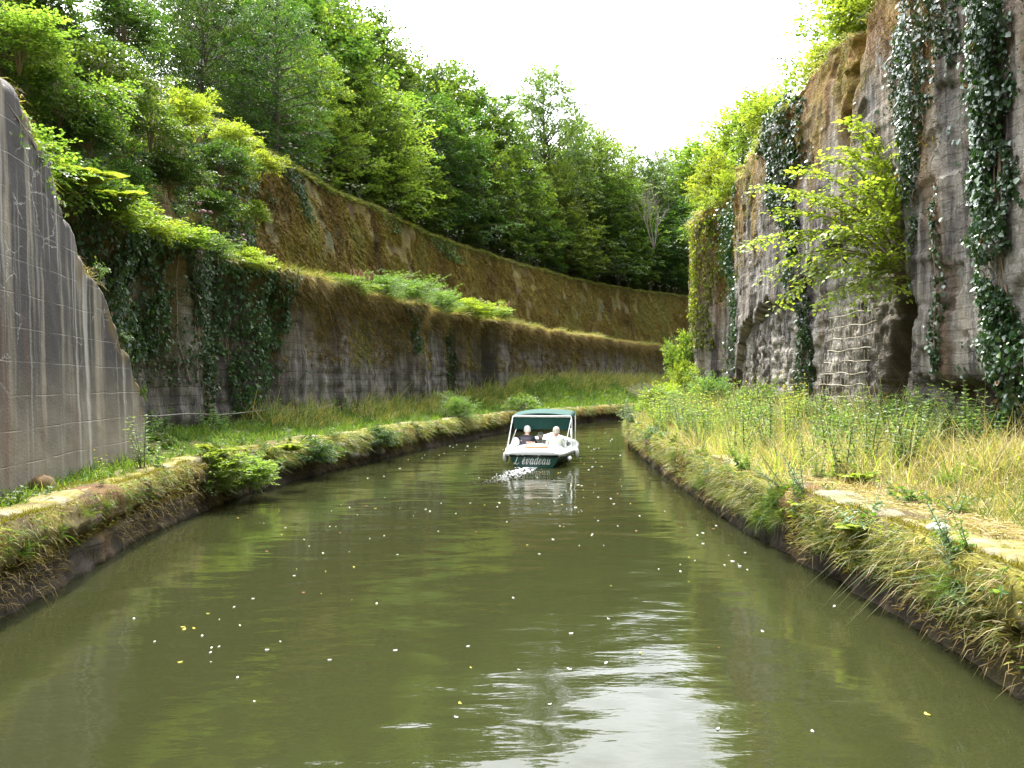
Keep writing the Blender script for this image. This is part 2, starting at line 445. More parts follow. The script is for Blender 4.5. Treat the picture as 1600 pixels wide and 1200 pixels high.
# concrete of the near left wall
def concrete():
    m, n, l = new_mat('stained_concrete')
    uv = n.new('ShaderNodeUVMap'); uv.uv_map = 'UVMap'
    sp = n.new('ShaderNodeSeparateXYZ'); l.new(uv.outputs[0], sp.inputs[0])
    def mp(sx, sy):
        k = n.new('ShaderNodeMapping'); k.inputs['Scale'].default_value = (sx, sy, 1); l.new(uv.outputs[0], k.inputs[0]); return k.outputs[0]
    def noise(v, sc, det=6, dist=0):
        t = n.new('ShaderNodeTexNoise'); t.inputs['Scale'].default_value = sc; t.inputs['Detail'].default_value = det; t.inputs['Distortion'].default_value = dist
        t.inputs['Roughness'].default_value = .62
        l.new(v, t.inputs['Vector']); return t
    def rg(s, a, b, c=0, d=1):
        k = n.new('ShaderNodeMapRange'); k.inputs[1].default_value = a; k.inputs[2].default_value = b; k.inputs[3].default_value = c; k.inputs[4].default_value = d
        l.new(s, k.inputs[0]); return k.outputs[0]
    def mix(f, a, b):
        k = n.new('ShaderNodeMix'); k.data_type = 'RGBA'
        if isinstance(f, (int, float)): k.inputs['Factor'].default_value = f
        else: l.new(f, k.inputs['Factor'])
        for s, x in (('A', a), ('B', b)):
            if isinstance(x, tuple): k.inputs[s].default_value = c4(x)
            else: l.new(x, k.inputs[s])
        return k.outputs['Result']
    def mul(a, b, op='MULTIPLY'):
        k = n.new('ShaderNodeMath'); k.operation = op; k.use_clamp = True
        for i, x in enumerate((a, b)):
            if isinstance(x, (int, float)): k.inputs[i].default_value = x
            else: l.new(x, k.inputs[i])
        return k.outputs[0]
    a = noise(mp(1, 1), 1.2, 8)
    col = mix(rg(a.outputs['Fac'], .3, .7), (.2, .175, .135), (.32, .28, .215))
    # vertical washes
    s1 = noise(mp(2.2, .12), 1.3, 6, .15); s2 = noise(mp(4.5, .1), 1.1, 6, .1); s3 = noise(mp(1.3, .15), 1.7, 5)
    up = rg(sp.outputs['Y'], 1.2, 2.8, .3, 1.25)
    col = mix(mul(rg(s1.outputs['Fac'], .34, .48, 0, 1.0), up), col, (.05, .044, .042))
    col = mix(rg(s2.outputs['Fac'], .54, .66, 0, .75), col, (.42, .4, .36))
    col = mix(rg(s3.outputs['Fac'], .58, .68, 0, .5), col, (.13, .07, .045))
    # shutter board joints, broken and wobbly
    wob = n.new('ShaderNodeMath'); wob.operation = 'MULTIPLY_ADD'; l.new(a.outputs['Fac'], wob.inputs[0]); wob.inputs[1].default_value = .06; l.new(sp.outputs['Y'], wob.inputs[2])
    fr = n.new('ShaderNodeMath'); fr.operation = 'PINGPONG'; l.new(wob.outputs[0], fr.inputs[0]); fr.inputs[1].default_value = .19
    ln = rg(fr.outputs[0], .0, .012, 1, 0)
    br = noise(mp(1, 2), 2.5, 4)
    lnm = mul(ln, rg(br.outputs['Fac'], .4, .6))
    col = mix(mul(lnm, .38), col, (.45, .43, .38))
    # calcite filled cracks
    vw = n.new('ShaderNodeVectorMath'); vw.operation = 'MULTIPLY_ADD'; w = noise(mp(1, 1), 4, 4)
    l.new(w.outputs['Color'], vw.inputs[0]); vw.inputs[1].default_value = (.3, .3, 0); l.new(uv.outputs[0], vw.inputs[2])
    vo = n.new('ShaderNodeTexVoronoi'); vo.feature = 'DISTANCE_TO_EDGE'; vo.inputs['Scale'].default_value = 2.2; l.new(vw.outputs[0], vo.inputs['Vector'])
    ck = mul(rg(vo.outputs['Distance'], 0, .022, 1, 0), rg(noise(mp(1, 1), .9, 3).outputs['Fac'], .5, .6))
    ck = mul(ck, rg(sp.outputs['Y'], 1.7, 2.6, .0, 1))
    col = mix(mul(ck, .75), col, (.45, .44, .4))
    fine = noise(mp(1, 1), 30, 6)
    col = mix(rg(fine.outputs['Fac'], .3, .7, 0, .35), col, mix(.5, col, (.03, .03, .03)))
    at = n.new('ShaderNodeAttribute'); at.attribute_name = 'moss'
    mo = noise(mp(1.6, 1), 3, 8)
    col = mix(mul(at.outputs['Fac'], rg(mo.outputs['Fac'], .3, .45)), col, (.11, .08, .03))
    p = principled(n, Roughness=.85); p.inputs['Specular IOR Level'].default_value = .25; l.new(col, p.inputs['Base Color'])
    h = mul(mul(lnm, .6), ck, 'ADD')
    b = n.new('ShaderNodeBump'); b.inputs['Distance'].default_value = .012; b.inputs['Strength'].default_value = .7; b.invert = True; l.new(h, b.inputs['Height'])
    b2 = n.new('ShaderNodeBump'); b2.inputs['Distance'].default_value = .012; b2.inputs['Strength'].default_value = .6; l.new(fine.outputs['Fac'], b2.inputs['Height']); l.new(b.outputs[0], b2.inputs['Normal'])
    l.new(b2.outputs[0], p.inputs['Normal'])
    o = n.new('ShaderNodeOutputMaterial'); l.new(p.outputs[0], o.inputs[0])
    return m
M['concrete'] = concrete()

def watermat():
    m, n, l = new_mat('canal_water')
    tc = n.new('ShaderNodeTexCoord')
    def mp(sx, sy, rz=0):
        k = n.new('ShaderNodeMapping'); k.inputs['Scale'].default_value = (sx, sy, 1); k.inputs['Rotation'].default_value = (0, 0, rz); l.new(tc.outputs['Object'], k.inputs[0]); return k.outputs[0]
    def noise(v, sc, det=2, dist=0):
        t = n.new('ShaderNodeTexNoise'); t.inputs['Scale'].default_value = sc; t.inputs['Detail'].default_value = det; t.inputs['Distortion'].default_value = dist
        l.new(v, t.inputs['Vector']); return t.outputs['Fac']
    big = noise(mp(.7, 1.3), .9, 2, .3)
    med = noise(mp(1.0, 2.6), 2.0, 3, .4)
    fine = noise(mp(1.2, 3.2, .2), 7, 3, .2)
    # calmer and rougher patches
    pt = noise(mp(1, .6), .22, 3)
    r = n.new('ShaderNodeMapRange'); r.inputs[1].default_value = .4; r.inputs[2].default_value = .62; r.inputs[3].default_value = .25; r.inputs[4].default_value = 1; l.new(pt, r.inputs[0])
    mcol = noise(mp(1, 1), .35, 4)
    col = n.new('ShaderNodeMix'); col.data_type = 'RGBA'; col.inputs['A'].default_value = (.019, .0215, .0075, 1); col.inputs['B'].default_value = (.024, .026, .0095, 1); l.new(mcol, col.inputs['Factor'])
    p = principled(n, Roughness=.012, IOR=1.37)
    l.new(col.outputs['Result'], p.inputs['Base Color'])
    b1 = n.new('ShaderNodeBump'); b1.inputs['Distance'].default_value = .055; b1.inputs['Strength'].default_value = .5; l.new(big, b1.inputs['Height'])
    b2 = n.new('ShaderNodeBump'); b2.inputs['Distance'].default_value = .0085; b2.inputs['Strength'].default_value = .5; l.new(med, b2.inputs['Height']); l.new(b1.outputs[0], b2.inputs['Normal'])
    b3 = n.new('ShaderNodeBump'); b3.inputs['Distance'].default_value = .0014; l.new(r.outputs[0], b3.inputs['Strength']); l.new(fine, b3.inputs['Height']); l.new(b2.outputs[0], b3.inputs['Normal'])
    l.new(b3.outputs[0], p.inputs['Normal'])
    o = n.new('ShaderNodeOutputMaterial'); l.new(p.outputs[0], o.inputs[0])
    return m
M['water'] = watermat()
# ------------------------------------------------------------------ plan of the cutting: curves as X(Y)
class Curve:
    def __init__(s, pts):
        s.p = catmull(pts)
    def x(s, Y): return np.interp(Y, s.p[:, 1], s.p[:, 0])
LW = Curve([(-3.0, -12), (-3.6, -4), (-4.0, 1), (-4.35, 6.5), (-4.78, 9.6), (-4.9, 12.6), (-4.65, 15.3), (-3.84, 19.2), (-2.15, 25.8), (-.26, 31.6), (3.2, 38.7), (7.3, 46), (13, 53), (21, 60), (34, 68)])
RW = Curve([(3.7, -12), (3.35, -4), (3.22, 1), (3.25, 4.9), (3.3, 6.67), (3.2, 9.6), (3.27, 14.5), (3.64, 21.8), (4.1, 26.7), (6, 32.5), (9.5, 38), (15, 44), (24, 50), (38, 56)])
WA = Curve([(-4.3, -12), (-4.5, -4), (-4.9, 3), (-5.36, 8.04), (-5.8, 10.5), (-6.1, 12.9)])
WB = Curve([(-7.2, -12), (-7.3, 3), (-7.4, 12), (-7.4, 16.5), (-6.9, 19), (-5.8, 22), (-3.9, 29.3), (-.6, 37.5), (4, 47), (13.2, 64), (21, 73), (33, 84)])
WU = Curve([(-9.4, -12), (-9.3, 5), (-9.2, 12), (-9.1, 18), (-8.9, 22), (-8, 26.6), (-5.8, 35), (-3.5, 42.5), (0, 49.8), (4.9, 58.6), (11, 66.2), (18, 73.7), (30, 84)])
WR = Curve([(7.5, -12), (7.15, 2), (7, 10), (7, 16), (7.1, 21), (7.9, 27), (8.8, 35.7), (12, 43), (18, 49.5), (28, 56)])
QH = .76

class Wall:
    """surface following a plan curve; side=+1 faces +X (left bank), -1 faces -X (right bank)"""
    def __init__(s, cv, side, z0, z1, disp, batter=0., y0=-8, y1=60, step=.07):
        d = cv.p; m = (d[:, 1] >= y0-2) & (d[:, 1] <= y1+2)
        P = d[m]; ds = np.r_[0, np.cumsum(np.hypot(*np.diff(P, axis=0).T))]
        n = int(ds[-1]/step)
        ss = np.linspace(0, ds[-1], n)
        s.X = np.interp(ss, ds, P[:, 0]); s.Y = np.interp(ss, ds, P[:, 1]); s.S = ss
        k = (s.Y >= y0) & (s.Y <= y1); s.X, s.Y, s.S = s.X[k], s.Y[k], s.S[k]
        tx = np.gradient(s.X); ty = np.gradient(s.Y); L = np.hypot(tx, ty)
        s.nx = side*ty/L; s.ny = -side*tx/L
        s.z0, s.z1, s.disp, s.b = z0, z1, disp, batter
    def at(s, Y, z, off=0.):
        Y = np.asarray(Y, float); z = np.asarray(z, float)+0*Y
        X = np.interp(Y, s.Y, s.X); S = np.interp(Y, s.Y, s.S); nx = np.interp(Y, s.Y, s.nx); ny = np.interp(Y, s.Y, s.ny)
        d = s.disp(S, Y, z)-s.b*(z-s.z0(Y))+off
        return np.stack([X+nx*d, Y+ny*d, z], -1), np.stack([nx, ny, 0*nx], -1), S
    def build(s, name, mat, dz=.07, thick=.7, attrs=None, jag=.0):
        z0 = s.z0(s.Y); z1 = s.z1(s.Y); nz = int(max(z1-z0)/dz)+1
        t = np.linspace(0, 1, nz)
        Z = z0[:, None]+(z1-z0)[:, None]*t[None]
        YY = np.repeat(s.Y[:, None], nz, 1); SS = np.repeat(s.S[:, None], nz, 1)
        d = s.disp(SS, YY, Z)-s.b*(Z-z0[:, None])
        V = np.stack([s.X[:, None]+s.nx[:, None]*d, s.Y[:, None]+s.ny[:, None]*d, Z], -1)
        # rounded shoulder, top and back
        ex = []; euv = []
        for off, dzz in ((.06, .05), (.3, .08), (thick, .02), (thick, -3)):
            e = V[:, -1].copy(); e[:, 0] -= s.nx*off; e[:, 1] -= s.ny*off; e[:, 2] += dzz; ex.append(e[:, None]); euv.append(off)
        UV = np.stack([SS, Z], -1)
        V2 = np.concatenate([V]+ex, 1)
        UV2 = np.concatenate([UV]+[np.stack([s.S, Z[:, -1]+o], -1)[:, None] for o in euv], 1)
        a, b = V2.shape[:2]
        i, j = np.meshgrid(np.arange(a-1), np.arange(b-1), indexing='ij')
        F = np.stack([i*b+j, (i+1)*b+j, (i+1)*b+j+1, i*b+j+1], -1).reshape(-1, 4)
        at = {}
        Yf = UV2[..., 0]*0+s.Y[:, None]
        for k, f in (attrs or {}).items(): at[k] = f(UV2[..., 0], Yf, UV2[..., 1])
        # end caps
        cap = [list(range(b))[::-1], [(a-1)*b+q for q in range(b)]]
        Fs = [F]
        for c in cap: Fs.append(np.array([[c[0], c[q], c[q+1]] for q in range(1, b-1)]))
        return build(name, V2.reshape(-1, 3), Fs, mat, smooth=True, uv=UV2.reshape(-1, 2), attrs=at)

def masonry(S, z, bw, bh, amp, seed):
    """each block stands out by its own amount"""
    row = np.floor(z/bh); c = np.floor(S/bw+(row % 2)*.5+hash2(row, row*0, seed)*.3)
    return (hash2(c, row, seed+3)-.5)*amp

# ---- lower left wall
def rise_left(Y): return sstep(28, 44, Y)*1.25
def dispB(S, Y, z):
    d = (fbm(S*.9, z*.35, 3)-.5)*.35+(fbm(S*4, z*3, 5)-.5)*.09+masonry(S, z, .42, .2, .07, 2)
    for y0, w, a in ((29.5, .9, .35), (37.2, 1.0, .5), (24, .5, .2), (17.2, .7, .25), (33.2, .5, -.3), (36.0, .35, -.35)):
        d = d+a*np.exp(-((Y-y0)/w)**4)
    # overhanging turf bulge at the top
    d = d+.18*sstep(4.2, 4.95, z)*(.5+vnoise(S*.8, z*0, 9))
    return d
wallB = Wall(WB, 1, lambda Y: .5+rise_left(Y)*.8, lambda Y: 5.0+.14*(vnoise(Y*.8, Y*0, 4)-.5)+.1*(vnoise(Y*2.5, Y*0, 5)-.5), dispB, .05, 8, 76, .09)
o = wallB.build('retaining_wall', M['lower_wall'], .09, .5, dict(
    moss=lambda S, Y, z: np.clip(sstep(2.2, 4.6, z+1.6*(fbm(S*.5, z*.2, 8)-.5)*2)*1.0+.15, 0, 1)*(.4+.6*sstep(.35, .55, fbm(S*.35, z*.1, 31))+.5*sstep(4.2, 4.9, z)),
    rough=lambda S, Y, z: sstep(.35, .5, fbm(S*.3, z*.25, 12)+.12*(Y < 34)),
    wet_shade=lambda S, Y, z: sstep(.5, .7, fbm(S*.5, z*.15, 19))*.6))
tag(o, 'long lower retaining wall of grey streaked masonry beside the left towpath, turf along its top', 'retaining wall')

# ---- upper left wall
def dispU(S, Y, z): return (fbm(S*.5, z*.4, 43)-.5)*.5+(fbm(S*2.5, z*1.6, 45)-.5)*.28+(fbm(S*9, z*7, 46)-.5)*.1
wallU = Wall(WU, 1, lambda Y: 4.6+0*Y, lambda Y: 10.3+.2*(vnoise(Y*.3, Y*0, 6)-.5)+.12*(vnoise(Y*1.3, Y*0, 7)-.5), dispU, .2, 2, 84, .13)
o = wallU.build('retaining_wall', M['upper_wall'], .13, .7, dict(
    moss=lambda S, Y, z: np.clip(.6+.5*fbm(S*.4, z*.15, 50), 0, 1),
    rough=lambda S, Y, z: .6+0*S, wet_shade=lambda S, Y, z: sstep(.55, .7, fbm(S*.25, z*.15, 55))*.7))
tag(o, 'long upper retaining wall brown with moss, above the grassy ledge and below the woods', 'retaining wall')

# ---- near left concrete
def topA(Y):
    t = np.interp(Y, [-8, 5, 6.6, 8, 9.2, 10.2, 11.2, 12, 12.5, 12.9], [6.6, 6.6, 6.5, 5.85, 5.1, 4.45, 3.6, 3.0, 2.35, 1.5])
    return t+.55*(fbm(Y*1.6, Y*0, 61)-.5)+.4*(vnoise(Y*3.7, Y*0, 62)-.5)+.14*(vnoise(Y*11, Y*0, 63)-.5)
def dispA(S, Y, z): return (fbm(S*.8, z*.4, 71)-.5)*.07+(fbm(S*5, z*5, 72)-.5)*.02-.35*sstep(.35, 0, topA(Y)-z)*(.5+vnoise(S*3, z*3, 73))
wallA = Wall(WA, 1, lambda Y: .5+0*Y, topA, dispA, .03, -6, 12.9, .06)
o = wallA.build('concrete_wall', M['concrete'], .06, 1.6, dict(
    moss=lambda S, Y, z: sstep(.5, .1, topA(Y)-z+.5*(fbm(S*2, z*2, 74)-.5)*2)))
tag(o, 'near pale concrete wall with dark stains, white cracks and a ragged sloping top edge', 'wall')

# ---- right wall
def facing(Y, S, z):
    """1 where the smooth stone facing is still in place, 0 where it fell off and rough masonry shows"""
    zf = np.interp(Y, [-12, 9.6, 9.8, 11.0, 11.3, 12.95, 13.0, 13.5, 14.3, 15.5, 17.5, 19, 22, 25, 26, 31, 31.2, 60],
                   [1.9, 1.9, 1.2, 1.2, 2.1, 2.15, 3.2, 5.0, 5.9, 5.4, 4.5, 4.3, 4.0, 3.6, 2.2, 2.0, .4, .4])
    zf = zf+.7*(fbm(S*1.6, S*0, 81)-.5)+.35*(fbm(S*5, z*2, 82)-.5)
    return sstep(-.05, .07, z-zf)
def dispR(S, Y, z):
    f = facing(Y, S, z)
    rough = (fbm(S*1.2, z*1.0, 83)-.5)*.12+masonry(S, z, .3, .17, .1, 8)+(fbm(S*8, z*8, 80)-.5)*.06-.03
    sm = .2+(fbm(S*.9, z*.35, 84)-.5)*.12+(fbm(S*5, z*2.6, 85)-.5)*.07+masonry(S, z, .75, .42, .04, 15)-.07*sstep(.6, .64, fbm(S*1.3, z*1.1, 78))
    d = rough*(1-f)+sm*f
    # deep vertical recess, fallen chunk and cracks
    w = .33+.12*(fbm(z*1.5, z*0, 86)-.5)*2
    yc = 13.9+.25*np.sin(z*1.3)
    d = d-.38*np.exp(-((Y-yc)/w)**4)*sstep(6.3, 5.2, z)
    d = d-.25*np.exp(-((Y-15.4-.3*np.sin(z*2)-.15*(vnoise(z*4, z*0, 99)-.5))/.17)**4)*sstep(6.6, 7.1, z)*(.2+1.2*vnoise(S*5, z*3, 87))
    d = d-.5*np.exp(-((Y-13.05)/.12)**4)*sstep(7.5, 6.5, z)*.5
    d = d-.9*np.exp(-((Y-28.6)/1.9)**6)*.55
    d = d-.25*np.exp(-((Y-23.2-.4*np.sin(z))/.2)**4)*sstep(4.6, 3.6, z)
    # piers
    d = d+.38*np.exp(-((Y-33.4)/2.2)**8)+.4*sstep(9.75, 9.6, Y)*sstep(1.7, 2.0, z)+.12*np.exp(-((Y-12.35)/.62)**8)*f
    d = d-.2*np.exp(-((Y-11.0)/1.3)**4)*sstep(2.3, 1.7, z)
    d = d-.1*(fbm(S*1.5, S*0, 89))*sstep(8.3, 9.0, z)
    return d
wallR = Wall(WR, -1, lambda Y: .5+0*Y, lambda Y: 9.0+.5*(fbm(Y*1.3, Y*0, 88)-.5)*2+.2*(vnoise(Y*4, Y*0, 98)-.5), dispR, .0, 1, 44, .042)
o = wallR.build('cutting_wall', M['right_wall'], .045, .9, dict(
    moss=lambda S, Y, z: np.clip(.12+.9*sstep(5.6, 8.6, z+2.6*(fbm(S*1.3, z*.15, 90)-.5)*2)+.12*(Y > 30)*4*sstep(3, 6, z), 0, 1),
    rough=lambda S, Y, z: 1-facing(Y, S, z)*.4,
    wet_shade=lambda S, Y, z: np.clip(np.exp(-((Y-14.1)/.75)**4)*sstep(7, 5, z)*.8+.9*sstep(10.3, 10.0, Y)*sstep(4.6, 5.4, z+.6*(fbm(S*2, z, 3)-.5))+.7*sstep(.55, .7, fbm(S*.7, z*.1, 92))*sstep(5, 8, z)+sstep(12.9, 11, Y)*sstep(2.2, 1.8, z), 0, 1)))  # shade painted into recess, undercut and upper pier; the noisy high streaks are stain
tag(o, 'tall sunlit stone wall of the cutting on the right, facing broken away over rough masonry', 'wall')

# net of raised mortar left on the bare masonry
mb = Mesh()
for r_, z in enumerate(np.arange(1.5, 3.6, .24)):
    ya, yb = 15.1-.1*r_, 17.3-.12*r_+.2*random.random()
    n = 26; Y = np.linspace(ya, yb, n)
    P, N, S = wallR.at(Y, z+.012*np.sin(Y*7+r_)); P = P*1; 
    from_smooth = np.interp(Y, Y, np.convolve(np.pad(P[:, 0], 3, 'edge'), np.ones(7)/7, 'valid'))
    from_smooth = np.polyval(np.polyfit(Y, P[:, 0], 1), Y)*.4+6.82*.6
    P[:, 0] = from_smooth-.05; P[:, 2] += .015*np.sin(Y*4+r_*2); mb.tube(P, .006+.006*rng.random(n), 5)
    for y in np.arange(ya+.08, yb, .17):
        zz = np.linspace(z, z+.2, 6); y_ = y+random.uniform(-.02, .02)
        if random.random() < .15: continue
        x0 = np.interp(y_, Y, from_smooth)-.045
        Q = np.stack([x0-.0*zz, y_+.018*np.sin((zz-z)*16), zz], -1); mb.tube(Q, .008, 5)
net = mb.done('mortar_ribs', simple('mortar', (.38, .34, .27), .9, .2, 30), None)
tag(net, 'net of pale raised mortar joints standing off the bare masonry on the right wall', 'mortar')

# ---- quays
def dispQ(seed):
    def f(S, Y, z):
        d = (fbm(S*1.0, z*1.2, seed)-.5)*.16+(fbm(S*7, z*7, seed+1)-.5)*.09+masonry(S, z, .9, .3, .08, seed)
        d = d+.10*sstep(.4, .47, z)-.14*np.exp(-((z-.38)/.05)**2)*(vnoise(S*.7, S*0, seed+4) > .3)
        d = d-.12*sstep(.62, .78, z)*vnoise(S*2, S*0, seed+5)
        d = d+(.03 if seed < 110 else 0)*sstep(.09, .05, z)
        return d
    return f
top_q = lambda Y: QH+.05*(vnoise(Y*1.3, Y*0, 5)-.5)
qa = dict(moss=lambda S, Y, z: np.clip(sstep(.15, .7, z+.5*(fbm(S*1.4, z*2, 90)-.5)*2), 0, 1), rough=lambda S, Y, z: .8+0*S, wet_shade=lambda S, Y, z: np.clip(sstep(.45, .1, z+.3*(fbm(S*1.5, z*2, 91)-.5))*1.1+.35, 0, 1))
quayL = Wall(LW, 1, lambda Y: -.8+0*Y, top_q, dispQ(101), 0, -8, 64, .06)
quayR = Wall(RW, -1, lambda Y: -.8+0*Y, top_q, dispQ(121), 0, -8, 52, .06)
o = quayL.build('quay', M['quay'], .05, .45, qa); tag(o, 'mossy stone quay edge along the left bank curving away to the bend', 'quay')
o = quayR.build('quay', M['quay'], .05, .45, qa); tag(o, 'overgrown stone quay edge along the right bank, hung with grass', 'quay')

# ---- ground
def ground(name, xa, xb, zf, y0, y1, dy, nx, mat, label=None):
    Y = np.arange(y0, y1, dy)
    t = np.linspace(0, 1, nx)
    X = xa(Y)[:, None]*(1-t)+xb(Y)[:, None]*t
    YY = np.repeat(Y[:, None], nx, 1)
    Z = zf(X, YY, np.repeat(t[None], len(Y), 0))
    V = np.stack([X, YY, Z], -1); a, b = len(Y), nx
    i, j = np.meshgrid(np.arange(a-1), np.arange(b-1), indexing='ij')
    F = np.stack([i*b+j, (i+1)*b+j, (i+1)*b+j+1, i*b+j+1], -1).reshape(-1, 4)
    o = build(name, V.reshape(-1, 3), [F], mat, smooth=True, uv=np.stack([YY, X], -1).reshape(-1, 2),
              attrs=dict(moss=np.clip(.5+.8*(fbm(X*1.5, YY*1.5, 7)-.4), 0, 1)*(1-.6*t[None]+0*YY), rough=.3+0*X, wet_shade=0*X))
    tag(o, kind='structure'); return o
def z_left(x, y, t=None):
    xe, xw = LW.x(y), WB.x(y); t = np.clip((xe-x)/(xe-xw), 0, 1)
    return QH-.02+.1*(fbm(x*1.2, y*1.2, 21)-.4)*sstep(0, .2, t)+sstep(.2, 1, t)*(rise_left(y)+.25)
def z_right(x, y, t=None):
    xe, xw = RW.x(y), WR.x(y); t = np.clip((x-xe)/(xw-xe), 0, 1)
    return QH-.02+.14*(fbm(x*1.1, y*1.1, 22)-.4)*sstep(0, .15, t)+sstep(.3, 1, t)*.32
ground('towpath', lambda Y: LW.x(Y)-.22, lambda Y: WB.x(Y)-.6, z_left, -8, 76, .12, 30, M['earth_left'])
ground('path', lambda Y: RW.x(Y)+.22, lambda Y: WR.x(Y)+1.0, z_right, -8, 52, .12, 34, M['earth_right'])
# pale mossy coping strip along each edge
def coping(name, cv, sgn, zf, y1, label):
    Y = np.arange(-2, y1, .05); tt = np.linspace(0, 1, 9)
    wd = .62+.25*(fbm(Y*.9, Y*0, 33)-.5)
    tx = np.gradient(cv.x(Y), Y); 
    blk = np.floor(Y/.85+.3*vnoise(Y*.3, Y*0, 36)); bx_ = (hash2(blk, blk*0, 37)-.5)*.09; bz_ = (hash2(blk, blk*0, 38)-.5)*.05
    gp = np.exp(-((Y/.85+.3*vnoise(Y*.3, Y*0, 36)-blk-.5)/.48)**20)
    X = cv.x(Y)[:, None]-sgn*(.03+bx_[:, None]+.05*(vnoise(Y*6, Y*0, 39)-.5)[:, None]+.04*(1-gp)[:, None]+tt[None]*wd[:, None]); YY = Y[:, None]+0*X
    Z = top_q(YY)+.07+.05*(fbm(X*5, YY*5, 34)-.5)-.05*tt[None]**2-.03*(1-np.minimum(1, tt[None]*9))**2+bz_[:, None]-.05*(1-gp)[:, None]
    V = np.stack([X, YY, Z], -1); V = np.concatenate([V, V[:, -1:]*[1, 1, 1]-[[[0, 0, .25]]], ], 1); V = np.concatenate([V[:, :1]-[[[0, 0, .14]]], V], 1)
    a, b = V.shape[:2]
    i, j = np.meshgrid(np.arange(a-1), np.arange(b-1), indexing='ij')
    F = np.stack([i*b+j, (i+1)*b+j, (i+1)*b+j+1, i*b+j+1], -1).reshape(-1, 4)
    o = build(name, V.reshape(-1, 3), [F], M['ground_stone'], smooth=True, uv=np.stack([V[..., 1], V[..., 0]], -1).reshape(-1, 2),
              attrs=dict(moss=np.clip(.3+fbm(V[..., 0]*2, V[..., 1]*.8, 35)*1.1, 0, 1), rough=.7+0*V[..., 0], wet_shade=0*V[..., 0]))
    tag(o, label, 'coping')
coping('coping', LW, 1, z_left, 60, 'yellow mossy coping stones along the top of the left quay')
coping('coping', RW, -1, z_right, 50, 'pale dusty coping stones with yellow moss along the top of the right quay')

ground('ledge', lambda Y: WB.x(Y)-.3, lambda Y: WU.x(Y)-.4, lambda X, Y, t: 4.92+.35*t+.15*(fbm(X, Y, 23)-.5), 6, 82, .3, 12, M['earth_left'])
ground('hillside', lambda Y: WU.x(Y)-1.95, lambda Y: WU.x(Y)-70, lambda X, Y, t: 10.28+.25*(fbm(X, Y, 24)-.5)+np.maximum(0, t*70-2)*.35, -8, 140, 1.0, 60, M['earth_hill'])
ground('ground', lambda Y: WR.x(Y)+.75, lambda Y: WR.x(Y)+70, lambda X, Y, t: 8.95+.3*(fbm(X, Y, 25)-.5)+t*8, -8, 140, 1.0, 40, M['earth_hill'])
ground('hillside', lambda Y: WB.x(Y)-.6, lambda Y: np.minimum(WA.x(np.minimum(Y, 12.9)), -4.0)-.8, lambda X, Y, t: 4.95+.2*(fbm(X, Y, 26)-.5)-(t)*.3*0, -8, 8, .4, 8, M['earth_left'])
# far sheet and canal bed
build('terrain', [(-1500, -1500, -3), (1500, -1500, -3), (1500, 1500, -3), (-1500, 1500, -3)], [[[0, 1, 2, 3]]], M['earth_hill'])['kind'] = 'structure'
# water
Y = np.arange(-14, 70, .5)
xa = LW.x(Y)-.5; xb = RW.x(np.minimum(Y, 55))+.5; xb = np.maximum(xb, xa+1)
V = np.stack([np.stack([xa, Y, 0*Y], -1), np.stack([np.where(Y > 49, xa+22, xb), Y, 0*Y], -1)], 1)
n = len(Y); i = np.arange(n-1)
o = build('water', V.reshape(-1, 3), [np.stack([i*2, i*2+1, i*2+3, i*2+2], -1)], M['water'], smooth=True)
tag(o, kind='structure')
# ------------------------------------------------------------------ trees
def rand_perp(d):
    v = rng.normal(size=d.shape); v -= d*np.sum(v*d, -1, keepdims=True); return norm(v)

def spray_leaves(O, D, U, Ls, nl, leaf, flat=.35, jit=.25):
    """leafy twigs: origin O, direction D, up-ish normal U, length Ls; nl leaves each, set alternately in a flat fan"""
    n = len(O); D = norm(D); S = norm(np.cross(D, U)); N = np.cross(S, D)
    t = (np.arange(nl)+.5)/nl
    side = np.where(np.arange(nl) % 2 == 0, 1., -1.)
    w = np.sin(np.pi*np.clip(t*.85+.12, 0, 1))                 # fan outline
    off = w*rng.uniform(.15, 1, (n, nl))*.42
    P = O[:, None]+D[:, None]*(t[None, :, None]*Ls[:, None, None])+S[:, None]*(side*off)[..., None]*Ls[:, None, None]
    P = P-np.array([0, 0, 1.])*((t**2)[None, :, None]*Ls[:, None, None]*.28)
    P = P+rng.normal(size=P.shape)*Ls[:, None, None]*.035
    d = D[:, None]*.75+S[:, None]*(side[None, :, None])*.8+rng.normal(size=P.shape)*jit-np.array([0, 0, .25])
    nn = N[:, None]+rng.normal(size=P.shape)*flat
    return P.reshape(-1, 3), d.reshape(-1, 3), nn.reshape(-1, 3), leaf*rng.uniform(.65, 1.25, n*nl)

